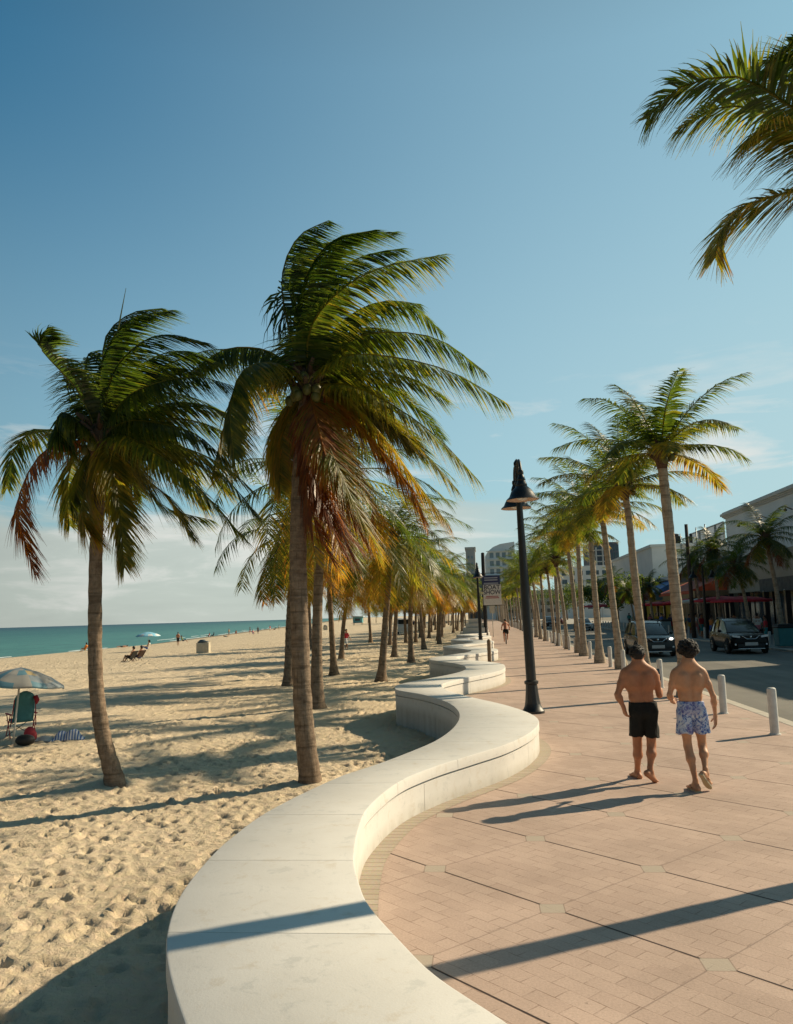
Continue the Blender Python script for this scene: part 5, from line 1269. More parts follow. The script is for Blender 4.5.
        # head lights
        hl=MB(); zc=hood-.20
        hl.prism([(-.0,-.0),(.34,.06),(.36,.15),(.02,.10)],-2.262,-2.10,'y',Matrix.Translation((0,0,zc))@Matrix.Scale(g,4,(1,0,0))@Matrix.Translation((.48,0,0)))
        h_=hl.build('headlight',M_light if not lit else M_lit,r)
        if g==1 or g==-1:
            tl=MB(); tl.bbox(g*.62-.14,g*.62+.14,2.20,2.285,belt-.22,belt-.05,.03); tl.build('tail_light',M_taill,r)
            fg=MB(); fg.bbox(g*.66-.10,g*.66+.10,-2.285,-2.2,.43,.52,.02); fg.build('fog_light',M_light,r)
        hd_=MB()
        for yv in (-.1,.85): hd_.bbox(g*.925-.015,g*.925+.015,yv+.25,yv+.45,belt-.13,belt-.10,.006)
        hd_.build('door_handle',M_chrome,r)
    gl=MB(); gl.bbox(-.46,.46,-2.315,-2.24,hood-.26,hood-.08,.02); gl.bbox(-.62,.62,-2.32,-2.24,.33,.50,.02); gl.build('grille',M_blk,r)
    ct=MB(); ct.tube([(-.42,-2.325,hood-.08),(-.20,-2.34,hood-.25),(.20,-2.34,hood-.25),(.42,-2.325,hood-.08)],.022,6); ct.ball((0,-2.33,hood-.15),.055,10,1,.3,1); ct.build('chrome_trim',M_chrome,r,True)
    lp=MB(); lp.bbox(-.62,.62,-2.335,-2.30,.24,.29,.01); lp.build('bumper_trim',M_chrome,r)
    wp=MB(); wp.prism([(-.3,0),(.3,0),(.3,.15),(-.3,.15)],-2.345,-2.335,'y',Matrix.Translation((0,0,.42))); wp.build('number_plate',pr('plate_white',(.5,.5,.48),.5),r)
    return r
make_car((13.02,44.0,-.12),rad(-1.5),carpaint('black',(.005,.005,.006)),'black sport utility car driving this way on the right side of the road','suv',True,None)
make_car((8.42,43.3,-.12),rad(0),carpaint('grey',(.05,.058,.06)),'grey car with a lit headlight coming up the road behind the kerb palms','suv',True,None,0)
make_car((11.9,99,-.12),0,carpaint('white',(.7,.7,.68)),'white car parked further up the road beside the far palms','sedan',True)
make_car((9.6,118,-.12),0,carpaint('charcoal',(.03,.03,.035)),'dark car further up the road left of the white car','suv',True)
for i,(x,y,n_,c_,lab) in enumerate(((6.6,165,'silver',(.4,.4,.4),'silver car far up the road beyond the cyclist'),(10.5,190,'blue',(.05,.08,.16),'dark blue car far up the road near the vanishing point'),(13.5,150,'maroon',(.12,.02,.02),'maroon car parked far up the road by the shops'))):
    make_car((x,y,-.12),0,carpaint(n_,c_),lab,'sedan' if i!=1 else 'suv')
# emissive lamp of the grey car's near side headlight
hl=MB(); p=Vector((8.42+.66,43.3-2.30,-.12+.86)); hl.ball((0,0,0),.075,12,1.2,.35,.8); gcar=[o for o in COL.objects if o.get('label','').startswith('grey car')][0]
o=hl.build('headlight_lamp',M_lit,gcar,True); o.location=(.64,-2.27,.86)
# white van behind the palms on the left
van=empty('van',(on(404,620,118).x,118,sz(-6,118)),.1,'white van parked behind the beach palms','van')
van.location.z=-.35
mb=MB(); mb.prism([(-2.4,.35),(-2.4,1.0),(-2.2,1.25),(-1.5,1.35),(-1.0,2.05),(-.7,2.2),(2.5,2.25),(2.6,2.1),(2.6,.35)],-.95,.95,'x'); mb.build('body',pr('van_white',(.7,.7,.68),.3,spec=.6),van)
mb=MB(); mb.prism([(-1.46,1.38),(-1.02,2.0),(-.98,1.99),(-1.42,1.37)],-.85,.85,'x',Matrix.Translation((0,-.03,.02))); 
for g in (-1,1): mb.prism([(-1.3,1.4),(-.95,1.95),(-.3,1.95),(-.3,1.4)],g*.951,g*.96,'x')
mb.build('window_glass',M_tglass,van)
for g in (-1,1):
    for yv in (-1.6,1.7):
        w_=MB(); w_.lathe([(0,.11),(.2,.11),(.33,.10),(.36,.07),(.36,-.07),(.33,-.1),(0,-.1)],20,(g*.88,yv,.36),Matrix.Rotation(PI/2,3,'Y')); w_.build('wheel',M_tyre,van)
# ------------------------------------------------------------------ buildings
M_win=pr('window_blue_glass',(.05,.085,.11),.12,spec=.8,var=.3,scale=.5)
M_wpale=pr('window_pale_blue',(.20,.27,.31),.3,var=.2,scale=.5)
M_wdark=pr('window_dark',(.02,.025,.03),.2,spec=.7)
def plaster(n,c,**k): return pr('plaster_'+n,c,.8,var=.07,scale=.4,bump=.15,bscale=20,**k)
def box_part(name,m,parent,x0,x1,y0,y1,z0,z1,b=.03):
    mb=MB(); mb.bbox(x0,x1,y0,y1,z0,z1,b); return mb.build(name,m,parent)
def awning(parent,x,y0,y1,zt,zb,dep,m,name='awning',xs=1):
    """slopes from the wall at x out towards the road; striped edge, side gussets and scalloped valance"""
    mb=MB(); vs=[(x,y0,zt),(x,y1,zt),(x-dep,y1,zb),(x-dep,y0,zb),(x,y0,zt-.04),(x,y1,zt-.04),(x-dep,y1,zb-.04),(x-dep,y0,zb-.04)]
    mb.add(vs,[(0,1,2,3)[::-1],(4,5,6,7),(0,3,7,4),(1,5,6,2),(0,4,5,1),(2,6,7,3)])
    n=max(4,int((y1-y0)/.45))
    for i in range(n):
        a=y0+(y1-y0)*i/n; b=y0+(y1-y0)*(i+1)/n; mb.prism([(a,zb-.03),(b,zb-.03),(b,zb-.22),(a+(b-a)*.75,zb-.29),(a+(b-a)*.5,zb-.31),(a+(b-a)*.25,zb-.29),(a,zb-.22)],x-dep-.012,x-dep+.008,'x')
    for yv in (y0,y1): mb.prism([(x,zt-.04),(x-dep,zb-.04),(x,zb-.04)],yv-.012,yv+.012,'y')
    return mb.build(name,m,parent)
A_red=pr('awning_red',(.60,.05,.03),.75,var=.15,scale=2); A_blue=pr('awning_blue',(.05,.16,.38),.7,var=.1); A_crim=pr('awning_crimson',(.50,.025,.04),.75,var=.15,scale=2)
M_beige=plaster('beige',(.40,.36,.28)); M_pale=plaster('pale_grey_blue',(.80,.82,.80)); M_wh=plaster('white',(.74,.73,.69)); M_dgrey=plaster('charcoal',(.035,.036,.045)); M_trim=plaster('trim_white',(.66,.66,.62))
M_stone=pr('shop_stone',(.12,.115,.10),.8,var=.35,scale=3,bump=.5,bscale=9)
def shop_bays(parent,x,y0,y1,nb,h,mback,depth=2.6,seed=1,frame=M_wdark):
    rg=random.Random(seed); w=(y1-y0)/nb
    for i in range(nb+1):
        box_part('pillar',frame,parent,x-.12,x+.25,y0+i*w-.18,y0+i*w+.18,0,h,.02)
    for i in range(nb):
        a=y0+i*w+.2; b=y0+(i+1)*w-.2
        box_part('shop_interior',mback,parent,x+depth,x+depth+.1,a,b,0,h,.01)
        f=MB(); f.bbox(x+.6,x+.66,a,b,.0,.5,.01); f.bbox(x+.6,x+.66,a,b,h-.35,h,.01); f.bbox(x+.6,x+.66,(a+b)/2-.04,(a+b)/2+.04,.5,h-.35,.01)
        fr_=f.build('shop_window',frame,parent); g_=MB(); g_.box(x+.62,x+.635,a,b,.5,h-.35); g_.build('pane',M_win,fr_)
# large pale building with a cornice and shops below
BX=21.8
b1=empty('shop_building',(0,0,0),0,'large pale building with a white cornice above beige walls and red awnings','building')
box_part('upper_wall',M_pale,b1,BX,BX+22,46.2,74.5,6.2,10.0); box_part('upper_wall',M_pale,b1,BX,BX+22,30,40,6.2,10.0)  # out-of-view second wall and gap shaped to throw a sunlit stripe on the road
box_part('lower_wall',M_beige,b1,BX-.25,BX+21,52.0,74.3,3.3,6.2)
box_part('dark_wall',M_dgrey,b1,BX-.3,BX+21,34.2,51.96,3.9,6.9)
mb=MB(); 
for dx,z0,z1 in ((.12,9.85,9.97),(.22,9.97,10.08),(.34,10.08,10.3),(.2,10.3,10.42)): mb.bbox(BX-dx,BX+22+dx,46.2-dx,74.5+dx,z0,z1,.02)
mb.build('cornice',M_trim,b1)
for i in range(5):
    yv=48.5+i*5.2; mb=MB(); mb.tube([(BX-.02,yv,8.75),(BX-.45,yv,8.95),(BX-.5,yv,8.8)],.04,6); mb.ball((BX-.5,yv,8.72),.14,8,1,1,.7); mb.build('wall_lamp',M_blk,b1,True)
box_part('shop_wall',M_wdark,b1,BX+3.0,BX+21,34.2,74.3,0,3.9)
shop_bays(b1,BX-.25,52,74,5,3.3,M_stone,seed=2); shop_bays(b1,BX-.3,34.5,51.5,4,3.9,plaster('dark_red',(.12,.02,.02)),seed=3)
box_part('stone_band',M_stone,b1,BX-.34,BX-.2,52.1,66,3.2,4.2,.02)
awning(b1,BX-.3,42.6,52.5,4.75,4.05,2.0,A_red)
o=box_part('sign_panel',pr('shop_sign_teal',(.10,.22,.24),.5),b1,BX-.5,BX-.36,53.4,55.4,2.7,4.3,.02)
# row of lower shops beyond
b2=empty('shop_row',(0,0,0),0,'low shop building with an orange red awning beside a glass stair tower','building')
box_part('wall',plaster('grey_green',(.22,.24,.21)),b2,BX+.3,BX+18,75.4,88,0,6.6); 
box_part('balcony_rail',M_blk,b2,BX-1.6,BX-1.5,75.5,88,4.7,5.6,.01)
awning(b2,BX,75.6,88.5,4.9,3.7,3.2,pr('awning_orange_red',(.52,.10,.04),.75,var=.15,scale=2)); shop_bays(b2,BX-.2,75.6,88,4,3.2,M_stone,.2,4)
for i in range(5): 
    mb=MB(); mb.tube([(BX-1.5,75.6+i*3.05,4.7),(BX-1.5,75.6+i*3.05,9.6)],.05,6); mb.build('post',pr('galvanised_tall',(.3,.33,.33),.4,metal=.5),b2,True)
f=MB()
for k in range(4): f.bbox(BX+.2,BX+.28,76+k*2.8,76.1+k*2.8,6.6,9.8,.01); f.bbox(BX+.2,BX+.28,76,87.2,6.6+k*1.05,6.68+k*1.05,.01)
fo=f.build('glass_screen_frame',pr('galvanised_tall',(.3,.33,.33)),b2); g_=MB(); g_.box(BX+.3,BX+.34,76,87.2,6.6,9.8); g_.build('pane',pr('pale_glass',(.35,.42,.42),.15,spec=.8),fo)
b3=empty('shop_row',(0,0,0),0,'low cream building with blue awnings and a yellow shopfront','building')
box_part('wall',plaster('cream',(.50,.44,.30)),b3,BX-.6,BX+16,90,112,0,5.3); box_part('flat_roof',M_trim,b3,BX-1.0,BX+16.4,89.6,112.4,5.3,5.75,.03)
awning(b3,BX-.6,90.2,97,5.3,3.9,2.8,A_blue); awning(b3,BX-.6,99,106,4.2,3.2,2.6,pr('awning_sky_blue',(.18,.36,.5),.7)); shop_bays(b3,BX-.8,90.2,112,6,3.0,plaster('yellow',(.5,.36,.04)),.1,5)
b4=empty('white_block',(0,0,0),0,'plain white flat-roofed building with two dark rooftop units','building')
box_part('wall',M_wh,b4,BX+2,BX+30,116,150,0,10.6); box_part('parapet',M_trim,b4,BX+1.8,BX+30.2,115.8,150.2,10.6,11.,.03)
box_part('window',M_wdark,b4,BX+5,BX+9,115.7,115.95,5.6,6.1,.01)
for k in (0,1): 
    mb=MB(); mb.bbox(BX+5.2+k*2.6,BX+6.5+k*2.6,118,119.4,11.0,12.2,.04); mb.lathe([(.6,12.2),(.6,12.5),(.3,12.6),(0,12.6)],14,(BX+5.85+k*2.6,118.7,0)); mb.build('rooftop_unit',M_blk,b4)
def facade(parent,x0,x1,y,z0,z1,nx_,nz_,m,wf=.72,hf=.55,off=-.08,name='window'):
    for i in range(nx_):
        for j in range(nz_):
            w=(x1-x0)/nx_; h=(z1-z0)/nz_; xc=x0+(i+.5)*w; zc=z0+(j+.5)*h
            mb=MB(); mb.box(xc-w*wf/2,xc+w*wf/2,y+off,y+.2,zc-h*hf/2,zc+h*hf/2); mb.build(name,m,parent)
# hotel with a stepped curved top
def span(px0,px1,Y): return on(px0,600,Y).x,on(px1,600,Y).x
YY=300.; x0,x1=span(487,517,YY); h=empty('hotel',(0,YY,0),0,'white hotel with a rounded stepped top and blue windows far up the beach road','building')
pts=[(x0,-2),(x0,on(487,556,YY).z),(x0+1.2,on(489,551,YY).z),(x0+3,on(493,547,YY).z),(x0+5.5,on(500,544,YY).z),(x1,on(517,541.5,YY).z),(x1,-2)]
mb=MB(); mb.prism(pts,0,16,'y'); mb.build('wall',plaster('hotel_hazed_white',(.68,.71,.71)),h)  # white wall paled further, distance haze put into its colour
facade(h,x0+1.2,x1-.6,0,4,on(500,551,YY).z,4,7,M_wpale,.62,.62)
mb=MB()
for j in range(8): zz=4+(on(500,551,YY).z-4)/7*j; mb.bbox(x0+.4,x1,-.9,.0,zz-.12,zz+.12,.02)
mb.build('balcony_slab',plaster('hotel_hazed_white',(.68,.71,.71)),h)
YY=330.; x0,x1=span(470,477,YY); h=empty('apartment_tower',(0,YY,0),0,'grey brown tower partly hidden by palms left of the banner','building'); zt_=on(472,549,YY).z
box_part('wall',plaster('grey_brown',(.38,.36,.33)),h,x0-1,x1,0,18,-2,zt_,.1); box_part('parapet',plaster('tower_cap',(.4,.38,.34)),h,x0-1.3,x1+.3,-.3,18.3,zt_,zt_+.8,.05); facade(h,x0-.6,x1-.6,0,8,zt_-2,2,7,M_wpale,.5,.4)
box_part('podium',M_win,h,x0,x1+6,-12,-.1,-1,on(472,575,YY).z,.1)
YY=340.; x0,x1=span(592,622,YY); h=empty('apartment_tower',(0,YY,0),0,'dark glass apartment tower with pale floor bands behind the kerb palms','building'); zt_=on(610,542,YY).z
box_part('wall',plaster('slate',(.08,.10,.13)),h,x0,x1,0,20,-2,zt_,.1)
mb=MB()
for j in range(11): zz=3+(zt_-4)/11*j; mb.bbox(x0-.4,x1-4,-1.0,.0,zz,zz+.35,.02)
for i in range(4): xx=x0+(x1-4-x0)*i/3; mb.bbox(xx-.25,xx+.25,-1.05,-.02,0,zt_-2,.02)
mb.build('balcony_slab',plaster('band_pale',(.4,.42,.42)),h)
facade(h,x0+.5,x1-4.4,0,3,zt_-1,4,9,M_win,.8,.6); facade(h,x1-3.8,x1-.2,0,2,zt_-1,3,9,M_win,.7,.75)
YY=300.; x0,x1=span(560,596,YY); h=empty('apartment_block',(0,YY,0),0,'pale mid-rise block seen between the kerb palm trunks','building'); zt_=on(580,566,YY).z
box_part('wall',M_wh,h,x0,x1+6,0,20,-2,zt_,.1); facade(h,x0+.6,x1+5,0,2,zt_-1,6,5,M_win,.6,.5)
YY=260.; x0,x1=span(517,560,YY); h=empty('apartment_block',(0,YY,0),0,'long low block behind the far palms at the end of the road','building'); zt_=on(540,590,YY).z
box_part('wall',plaster('sandstone',(.36,.34,.30)),h,x0-4,x1,0,20,-1,zt_,.1); facade(h,x0-3,x1-.5,0,1.5,zt_-.8,8,3,M_wdark,.6,.5)
# ------------------------------------------------------------------ shop front clutter: parasols, people, tree masses
def parasol(loc,R_,h,m,label,group=None,name='cafe_parasol',nrib=8,m2=None,tilt=(0,0),mpole=None,valance=.12,dome=.28):
    r=empty(name,loc,0,label,'parasol',group); r.rotation_euler=(tilt[0],tilt[1],0)
    mb=MB(); mb.tube([(0,0,-.2),(0,0,h)],.022,8); mb.build('pole',mpole or pr('pole_pale',(.6,.57,.5),.5),r,True)
    mb=MB(); n=nrib*4; rings=[(0,h+.0),(.35,h-.06*dome/.28),(.7,h-dome*.55),(1.0,h-dome),(1.01,h-dome-valance)]
    vs=[Vector((0,0,h))]
    for q,(f,z) in enumerate(rings[1:]):
        for k in range(n):
            a=2*PI*k/n; sag=1-.06*f*abs(math.sin(nrib*a/2)); zz=z-.03*f*abs(math.sin(nrib*a/2)); 
            vs.append(Vector((math.cos(a)*R_*f*sag,math.sin(a)*R_*f*sag,zz)))
    mb.cm=0; mb.add(vs,[(0,1+k,1+(k+1)%n) for k in range(n)])
    b=len(mb.v)-len(vs)
    for q in range(3):
        for k in range(n):
            mb.f.append((b+1+q*n+k,b+1+(q+1)*n+k,b+1+(q+1)*n+(k+1)%n,b+1+q*n+(k+1)%n)); mb.mi.append(1 if (m2 and q==1 and (k//2)%2) else 0)
    o=mb.build('canopy',[m]+([m2] if m2 else []),r,True)
    sm=o.modifiers.new('t','SOLIDIFY'); sm.thickness=.006
    mb=MB()
    for k in range(nrib): a=2*PI*k/nrib; mb.tube([(0,0,h-.03),(math.cos(a)*R_*.7,math.sin(a)*R_*.7,h-dome*.55-.02),(math.cos(a)*R_,math.sin(a)*R_,h-dome-.02)],.006,4)
    mb.build('ribs',pr('rib_steel',(.4,.4,.4),.4,metal=.7),r)
    return r
for i,(x,y,R_,h,m,lab) in enumerate(((18.2,60,2.1,2.9,A_crim,'crimson cafe parasol behind the black car'),(18.2,64.6,2.2,3.0,A_crim,'crimson cafe parasol left of the one behind the black car'),(18.0,69.4,2.2,2.95,pr('parasol_cream',(.55,.50,.42),.8),'cream cafe parasol beside the crimson parasols'),(18.3,76,2.1,3.0,A_crim,'crimson cafe parasol under the orange red awning'),(18,86,2.,2.9,A_crim,'crimson cafe parasol in front of the blue awning'),(17.8,124,2.4,3.1,A_crim,'bright red parasol far across the road past the white car'),(17.8,131,2.4,3.1,A_crim,'red parasol just beyond the bright red one far across the road'))):
    parasol((x,y,0),R_,h,m,lab,'red parasols in front of the shops' if m is A_crim else None)
rp=random.Random(5); tops=list(CL.items())
used_lab=set()
spots=[(690,62),(696,66),(702,70),(684,72),(677,78),(671,82),(664,86),(657,90),(651,94),(640,98),(634,104),(712,60),(690,74),(735,60),(766,50),(758,54),(662,80),(630,112),(565,140),(574,135)]
for i,(px,yv) in enumerate(spots):
    n1,m1_=tops[i%len(tops)]; n2,m2_=tops[(i*5+3)%len(tops)]
    p=on(px,630,yv); p.x=max(p.x,15.9)
    lab='small passer-by in %s shirt and %s shorts on the pavement by the shops'%(n1,n2)
    if lab in used_lab: lab='small distant passer-by in %s top and %s trousers by the shopfronts'%(n1,n2)
    used_lab.add(lab)
    figure('walk' if i%2 else 'stand',(p.x,yv,0),rp.uniform(0,6.28),lab,SK[i%3],m1_,m2_,None,rp.uniform(.94,1.04))
# cafe tables by the shops, teal bin at the right edge
M_bin=pr('teal_bin',(.05,.22,.22),.6)
for i,(px,yv) in enumerate(((784,45.5),(655,84),(666,79))):
    x=on(px,630,yv).x; r=empty('litter_bin',(x,yv,0),0,('teal litter bin under the dark palm at the right edge','blue litter bin on the pavement behind the tallest kerb palm','pale blue litter bin near the crimson parasols')[i],'litter bin')
    mm=(M_bin,pr('bin_blue',(.04,.20,.45),.6),pr('bin_pale',(.3,.45,.5),.6))[i]
    mb=MB(); mb.bbox(-.42,.42,-.4,.4,.05,1.0,.05); mb.build('body',mm,r); mb=MB(); mb.bbox(-.46,.46,-.44,.44,1.0,1.12,.04); mb.bbox(-.38,.38,-.36,.36,1.12,1.2,.03); mb.build('lid',M_blk,r)
# tall wooden utility pole
x=on(693,620,62).x; mb=MB(); mb.tube([(0,0,-.1),(0,0,8.3)],[.17,.12],12); o=mb.build('utility_pole',pr('pole_wood_dark',(.09,.065,.05),.9,var=.3,scale=5),None,True); o.location=(x,62,0); tag(o,'tall bare wooden pole beside the street lamp across the road','utility pole')
# bushy trees along the far side of the road and at its end
def bush_tree(loc,h,R_,label,seed,m,group=None):
    r=empty('tree',loc,0,label,'tree',group); rg=random.Random(seed)
    mb=MB(); mb.tube([(0,0,-.2),(.1,0,h*.3),(.05,.1,h*.6)],[.2,.15,.08],8)
    for k in range(6): a=k*1.05; mb.tube([(.08,.02,h*.38),(math.cos(a)*R_*.35,math.sin(a)*R_*.35,h*.58),(math.cos(a)*R_*.7,math.sin(a)*R_*.7,h*.78)],[.08,.05,.02],6)
    mb.build('trunk',M_trL,r,True)
    mb=MB(); cl=[(Vector((rg.gauss(0,.42)*R_,rg.gauss(0,.42)*R_,h*.72+rg.gauss(0,.22)*R_)),R_*rg.uniform(.25,.5)) for _ in range(16)]
    for k in range(2600):
        c,s_=rg.choice(cl); d=Vector((rg.gauss(0,1),rg.gauss(0,1),rg.gauss(0,1))).normalized()*s_*rg.uniform(.5,1.05); p=c+d
        a=Vector((rg.uniform(-1,1),rg.uniform(-1,1),rg.uniform(-1,1))).normalized()*.17; b=a.cross(Vector((rg.uniform(-1,1),rg.uniform(-1,1),rg.uniform(-1,1)))).normalized()*.08
        mb.add([p-a,p+b,p+a,p-b],[(0,1,2,3)],rg.uniform(.02,.3))
    mb.build('crown',m,r,False,age=True); return r
trees=[(18.2,100,6.5,2.8,'bushy green tree across the road left of the cream building'),(18.4,114,6,2.8,'bushy tree across the road near the white flat-roofed building'),(19,140,7,3.4,'bushy tree far across the road above the parked cars'),(18,160,7,3.6,'rounded tree far up the right side of the road'),(7,235,9,5,'broad dark tree closing the far end of the promenade'),(14,245,9,5.5,'wide tree at the far end of the road'),(-2,270,9,5.5,'dark tree beyond the far end of the wall'),(22,215,9,5,'dark tree far back on the right side of the road')]
t0=None
for i,(x,y,h_,R_,lab) in enumerate(trees):
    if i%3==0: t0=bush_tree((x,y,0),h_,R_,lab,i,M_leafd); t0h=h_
    else: c=copy_tree(t0); c.location=(x,y,0); c.scale=(h_/t0h,)*3; c.rotation_euler.z=i*1.3; c['label']=lab
for i,(px,yv,h_) in enumerate(((368,420,9),(376,400,8),(383,380,7),(392,350,8))):
    c=copy_tree(t0); c.location=(on(px,618,yv).x,yv,-.8); c.scale=(h_/t0h*1.0,)*3; c.rotation_euler.z=i; c['label']='tiny far-off tree on the beach beside the lifeguard hut'; c['group']='far trees on the beach'
# ------------------------------------------------------------------ the beach
p=atsand(13,744)
def mat_quilt():
    m,N,L,out=newmat('umbrella_patchwork'); b=nd(N,'ShaderNodeBsdfPrincipled',inp={'Roughness':.6}); t=N.new('ShaderNodeBsdfTranslucent')
    tc=N.new('ShaderNodeTexCoord'); s=N.new('ShaderNodeSeparateXYZ'); L.new(tc.outputs['Object'],s.inputs[0])
    an=math_(N,L,'MULTIPLY',math_(N,L,'ARCTAN2',s.outputs[1],s.outputs[0]),16/(2*PI)); r_=math_(N,L,'MULTIPLY',math_(N,L,'SQRT',math_(N,L,'ADD',math_(N,L,'MULTIPLY',s.outputs[0],s.outputs[0]),math_(N,L,'MULTIPLY',s.outputs[1],s.outputs[1]))),3.6)
    c=N.new('ShaderNodeCombineXYZ'); L.new(math_(N,L,'FLOOR',an),c.inputs[0]); L.new(math_(N,L,'FLOOR',r_),c.inputs[1])
    w=N.new('ShaderNodeTexWhiteNoise'); L.new(c.outputs[0],w.inputs[0])
    r=ramp(N,[(0,(.27,.32,.35)),(.3,(.14,.29,.36)),(.5,(.52,.40,.20)),(.66,(.38,.37,.34)),(.88,(.34,.15,.10)),(.93,(.20,.26,.30))]); r.color_ramp.interpolation='CONSTANT'; L.new(w.outputs[0],r.inputs[0])
    L.new(r.outputs[0],b.inputs['Base Color']); L.new(r.outputs[0],t.inputs['Color'])
    mx=nd(N,'ShaderNodeMixShader',inp={0:.3}); L.new(b.outputs[0],mx.inputs[1]); L.new(t.outputs[0],mx.inputs[2]); L.new(mx.outputs[0],out.inputs[0]); return m
parasol(p,1.0,1.70,mat_quilt(),'patchwork beach umbrella planted at the left edge beside a teal camping chair',None,'beach_umbrella',8,None,(rad(-5),rad(2)),pr('umbrella_pole',(.62,.60,.55),.4),.05,.40)
# camping chair
q=atsand(19,738); ch=empty('camping_chair',(q.x-.1,q.y+.25,q.z),rad(-48),'teal folding camping chair with red trim under the patchwork umbrella','chair'); ch.scale=(.86,.86,.86)
M_teal=pr('chair_teal_cloth',(.07,.22,.23),.8,var=.15,scale=5,bump=.3); M_redc=pr('chair_red_trim',(.36,.03,.04),.8)
# faces -x ; back to the right
mb=MB(); vs=[];rows=12
for i in range(rows+1):
    f=i/rows; w=.27*(1 if f<.7 else math.sqrt(max(0.03,1-((f-.7)/.3)**2))); z=.42+f*.85; x=.20+f*.22
    for s_ in (-1,-.5,0,.5,1): vs.append((x-.05*(1-s_*s_)*-1,w*s_,z))
mb.add(vs,[(i*5+k,i*5+k+1,i*5+k+6,i*5+k+5) for i in range(rows) for k in range(4)])
o=mb.build('backrest',M_teal,ch,True); o.modifiers.new('t','SOLIDIFY').thickness=.035
mb=MB(); mb.add([(-.30,-.27,.46),(-.30,.27,.46),(-.05,-.25,.38),(-.05,.25,.38),(.22,-.26,.42),(.22,.26,.42)],[(0,1,3,2),(2,3,5,4)]); o=mb.build('seat',M_teal,ch,True); o.modifiers.new('t','SOLIDIFY').thickness=.03
for g in (-1,1):
    mb=MB(); mb.bbox(-.30,.28,g*.33-.035,g*.33+.035,.62,.65,.01); mb.build('armrest',M_redc,ch)
    for a,b_ in (((-.28,g*.33,0),(.22,g*.33,.64)),((.30,g*.33,0),(-.26,g*.33,.62)),((.24,g*.33,.3),(.40,g*.27,1.05))): 
        mb=MB(); mb.tube([a,b_],.013,6); mb.build('leg',M_redc,ch,True)
mb=MB(); mb.tube([(-.28,-.33,0),(-.28,.33,.45)],.01,5); mb.tube([(-.28,.33,0),(-.28,-.33,.45)],.01,5); mb.build('brace',M_blk,ch,True)
mb=MB(); mb.tube([(.42,.26,1.12),(.46,.30,1.0),(.44,.28,.9)],[.06,.07,.03],8); mb.build('pouch',M_redc,ch,True)
# reclining person on that chair: legs only reach the frame edge
def bag(loc,sx,sy,s_z,m,name,label,cat,rz=0):
    mb=MB(); mb.ball((0,0,s_z*.45),1,16,sx,sy,s_z*.55)
    for i,v in enumerate(mb.v):
        vv=Vector(v); nz_=noise.noise(vv*5+Vector((sx*9,0,0)))*.06; mb.v[i]=(vv.x*(1+nz_),vv.y*(1+nz_),max(0,vv.z*(1+nz_*2)))
    o=mb.build(name,m,None,True); o.location=loc; o.rotation_euler.z=rz; return tag(o,label,cat)
q=atsand(30,743); bag(q,.15,.13,.36,pr('bag_red',(.45,.04,.05),.7),'beach_bag','red and black beach bag beside the camping chair','bag')
q2=atsand(25,745); bag(q2,.22,.15,.24,M_blk,'backpack','black backpack slumped against the red beach bag','bag',.2)
def towel(loc,lx,ly,h,m,label,seed,rz=0):
    n=20; vs=[];
    for i in range(n+1):
        for j in range(n+1):
            x=(i/n-.5)*lx; y=(j/n-.5)*ly; v=Vector((x*3.2+seed,y*3.2,seed)); e=min(1,4*min(i/n,1-i/n))*min(1,4*min(j/n,1-j/n))
            vs.append((x+.05*noise.noise(v*2),y+.05*noise.noise(v*2+Vector((9,0,0))),.02+h*e*(.5+.8*abs(noise.noise(v)))))
    mb=MB(); mb.add(vs,[(i*(n+1)+j,(i+1)*(n+1)+j,(i+1)*(n+1)+j+1,i*(n+1)+j+1) for i in range(n) for j in range(n)])
    o=mb.build('towel',m,None,True); o.modifiers.new('t','SOLIDIFY').thickness=.012; o.location=loc; o.rotation_euler.z=rz; return tag(o,label,'towel')
def mat_stripe(a,b_,sc):
    m,N,L,out=newmat('towel_stripes'); b=nd(N,'ShaderNodeBsdfPrincipled',inp={'Roughness':.95}); tc=N.new('ShaderNodeTexCoord'); w=nd(N,'ShaderNodeTexWave',inp={'Scale':sc,'Distortion':1.5,'Detail':2}); L.new(tc.outputs['Object'],w.inputs[0]); r=ramp(N,[(.4,a),(.55,b_)]); L.new(w.outputs['Fac'],r.inputs[0]); L.new(r.outputs[0],b.inputs['Base Color']); L.new(b.outputs[0],out.inputs[0]); return m
towel(atsand(45,741),.62,.35,.10,cloth((.50,.50,.48),'pale_grey'),'folded pale grey towel between the red bag and the striped towel',2)
towel(atsand(68,740),.75,.45,.22,mat_stripe((.09,.16,.38),(.62,.62,.64),5.2),'crumpled blue and white striped towel on the sand',5,.3)
# deck chairs with sunbathers
def low_chair(loc,rz,label,m,group=None):
    r=empty('beach_chair',loc,rz,label,'beach chair',group)
    mb=MB(); mb.prism([(-.1,.28),(-.46,.78),(-.42,.80),(-.06,.30)],-.28,.28,'x'); mb.build('backrest',m,r)
    mb=MB(); mb.bbox(-.28,.28,-.1,.45,.27,.31,.01); mb.build('seat',m,r)
    for g in (-1,1):
        for yv in (-.05,.4): l=MB(); l.tube([(g*.28,yv,0),(g*.28,-yv+.3,.45)],.015,5); l.build('leg',M_blk,r,True)
    return r
q=atsand(131,662); low_chair(q,rad(75),'black low beach chair of the reclining couple in the middle of the beach',M_blk,'low beach chairs'); figure('sit',q,rad(75),'shirtless person in black shorts reclining in the front beach chair',SK[1],None,CL['black'])
q=atsand(139,661); low_chair(q,rad(70),'dark brown low beach chair beside the black one',cloth((.07,.04,.03),'brown'),'low beach chairs'); figure('sit',q,rad(70),'shirtless person in navy shorts reclining in the second beach chair',SK[0],None,CL['navy'])
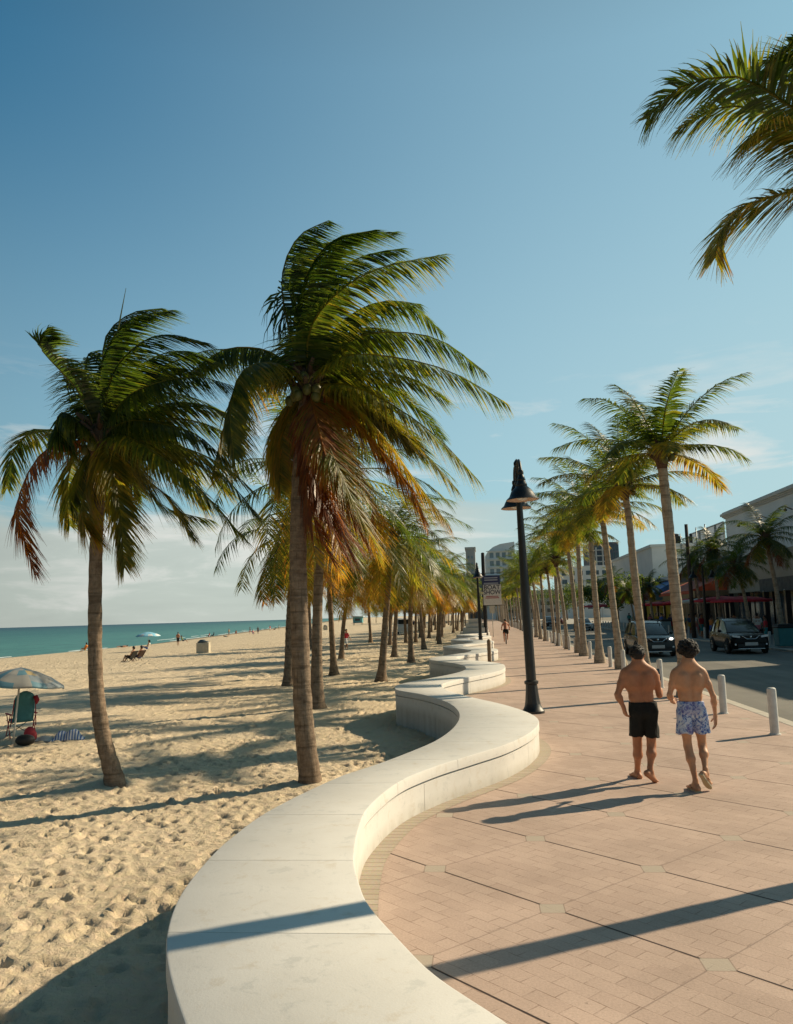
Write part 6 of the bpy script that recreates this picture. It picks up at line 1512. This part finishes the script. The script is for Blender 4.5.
q=atsand(148,651); parasol(q,1.35,2.0,pr('umbrella_sky',(.22,.48,.62),.7),'small sky blue and white beach umbrella in the middle of the beach',None,'beach_umbrella',8,pr('umbrella_white',(.7,.7,.68),.7),(0,0),None,.06,.42)
figure('sit',atsand(147,651),rad(100),'person in white sitting under the sky blue umbrella',SK[0],CL['white'],CL['blue'])
towel(atsand(143,662),1.6,.9,.05,CL['pink'],'pink towel spread in front of the beach chairs',8)
figure('stand',atsand(178,645.5),.4,'shirtless person in black shorts standing near the water line',SK[0],None,CL['black'])
figure('sit',atsand(85,652),1.2,'lone person sitting near the water left of the umbrella',SK[1],CL['orange'],CL['khaki'])
bl=[(122,647,'lie',None,'black'),(208.5,637.,'sit','red','black'),(213,636.5,'sit','navy','black'),(229,635,'stand','khaki','grey'),(226,636.5,'lie',None,'lightblue'),(236,633.5,'sit','orange','red'),(250,633.5,'stand','black','red'),(253,634,'sit','pink','blue'),(258,633.5,'stand','grey','navy'),(270,630.5,'stand','red','white'),(275,630,'sit','teal','black'),(279,629.5,'stand','white','khaki'),(183,642,'sit','green','navy')]
for i,(px,py,kd,t_,b_) in enumerate(bl):
    q=atsand(px,py+.5); 
    figure(kd,q,rp.uniform(0,6.28),'tiny beachgoer in %s near the water line, %s'%(((t_+' top and ') if t_ else '')+b_+' shorts',{'stand':'standing','sit':'sitting','lie':'lying down'}[kd]),SK[i%3],CL[t_] if t_ else None,CL[b_])
figure('walk',atsand(346.5,650),-2.2,'person in a red shirt and white shorts walking between the palms',SK[0],CL['red'],CL['white'])
figure('stand',atsand(413.6,627),0,'person in dark clothes standing by the white van',SK[2],CL['navy'],CL['black'])
# litter bin enclosures
def enclosure(loc,label):
    r=empty('bin_enclosure',loc,.15,label,'litter bin','pale bin enclosures on the beach'); mb=MB(); mb.bbox(-.55,.55,-.5,.5,-.05,.92,.04); mb.build('body',pr('bin_concrete',(.50,.44,.33),.9,var=.15,scale=6,bump=.3),r)
    mb=MB(); mb.bbox(-.46,.40,-.42,.42,.92,1.05,.05); mb.ball((-.1,0,1.06),.28,10,1.2,1,.5); mb.build('bin_liner',pr('liner_dark',(.05,.07,.08),.5),r,True); return r
enclosure(atsand(203.5,653),'pale square litter bin enclosure with a dark liner on the open sand'); enclosure(atsand(325.5,630),'small pale litter bin enclosure far off between the palm trunks')
# lifeguard hut on legs
yv=300.; x=on(358,616,yv).x; zg=-1.0; r=empty('lifeguard_hut',(x,yv,zg),0,'tiny teal lifeguard hut on stilts far along the beach','hut')
mb=MB(); mb.bbox(-1.7,1.7,-1.5,1.5,1.2,3.2,.03); mb.build('cabin',pr('hut_teal',(.10,.30,.32),.6),r)
mb=MB(); mb.prism([(-2.3,3.2),(2.3,3.2),(2.1,3.5),(-2.1,3.7)],-2,2,'y'); mb.build('roof',pr('hut_roof',(.35,.42,.42),.6),r)
mb=MB(); mb.bbox(-2.1,2.1,-2.4,1.8,1.08,1.2,.02); mb.build('deck',M_conc,r)
for g in (-1,1):
    for k in (-1,1): mb=MB(); mb.tube([(g*1.6,k*1.4,-.5),(g*1.5,k*1.3,1.1)],.1,6); mb.build('leg',pr('hut_leg',(.4,.38,.32),.7),r,True)
mb=MB(); mb.box(-.9,.9,-1.52,-1.5,1.9,2.7); mb.build('window',M_wdark,r)
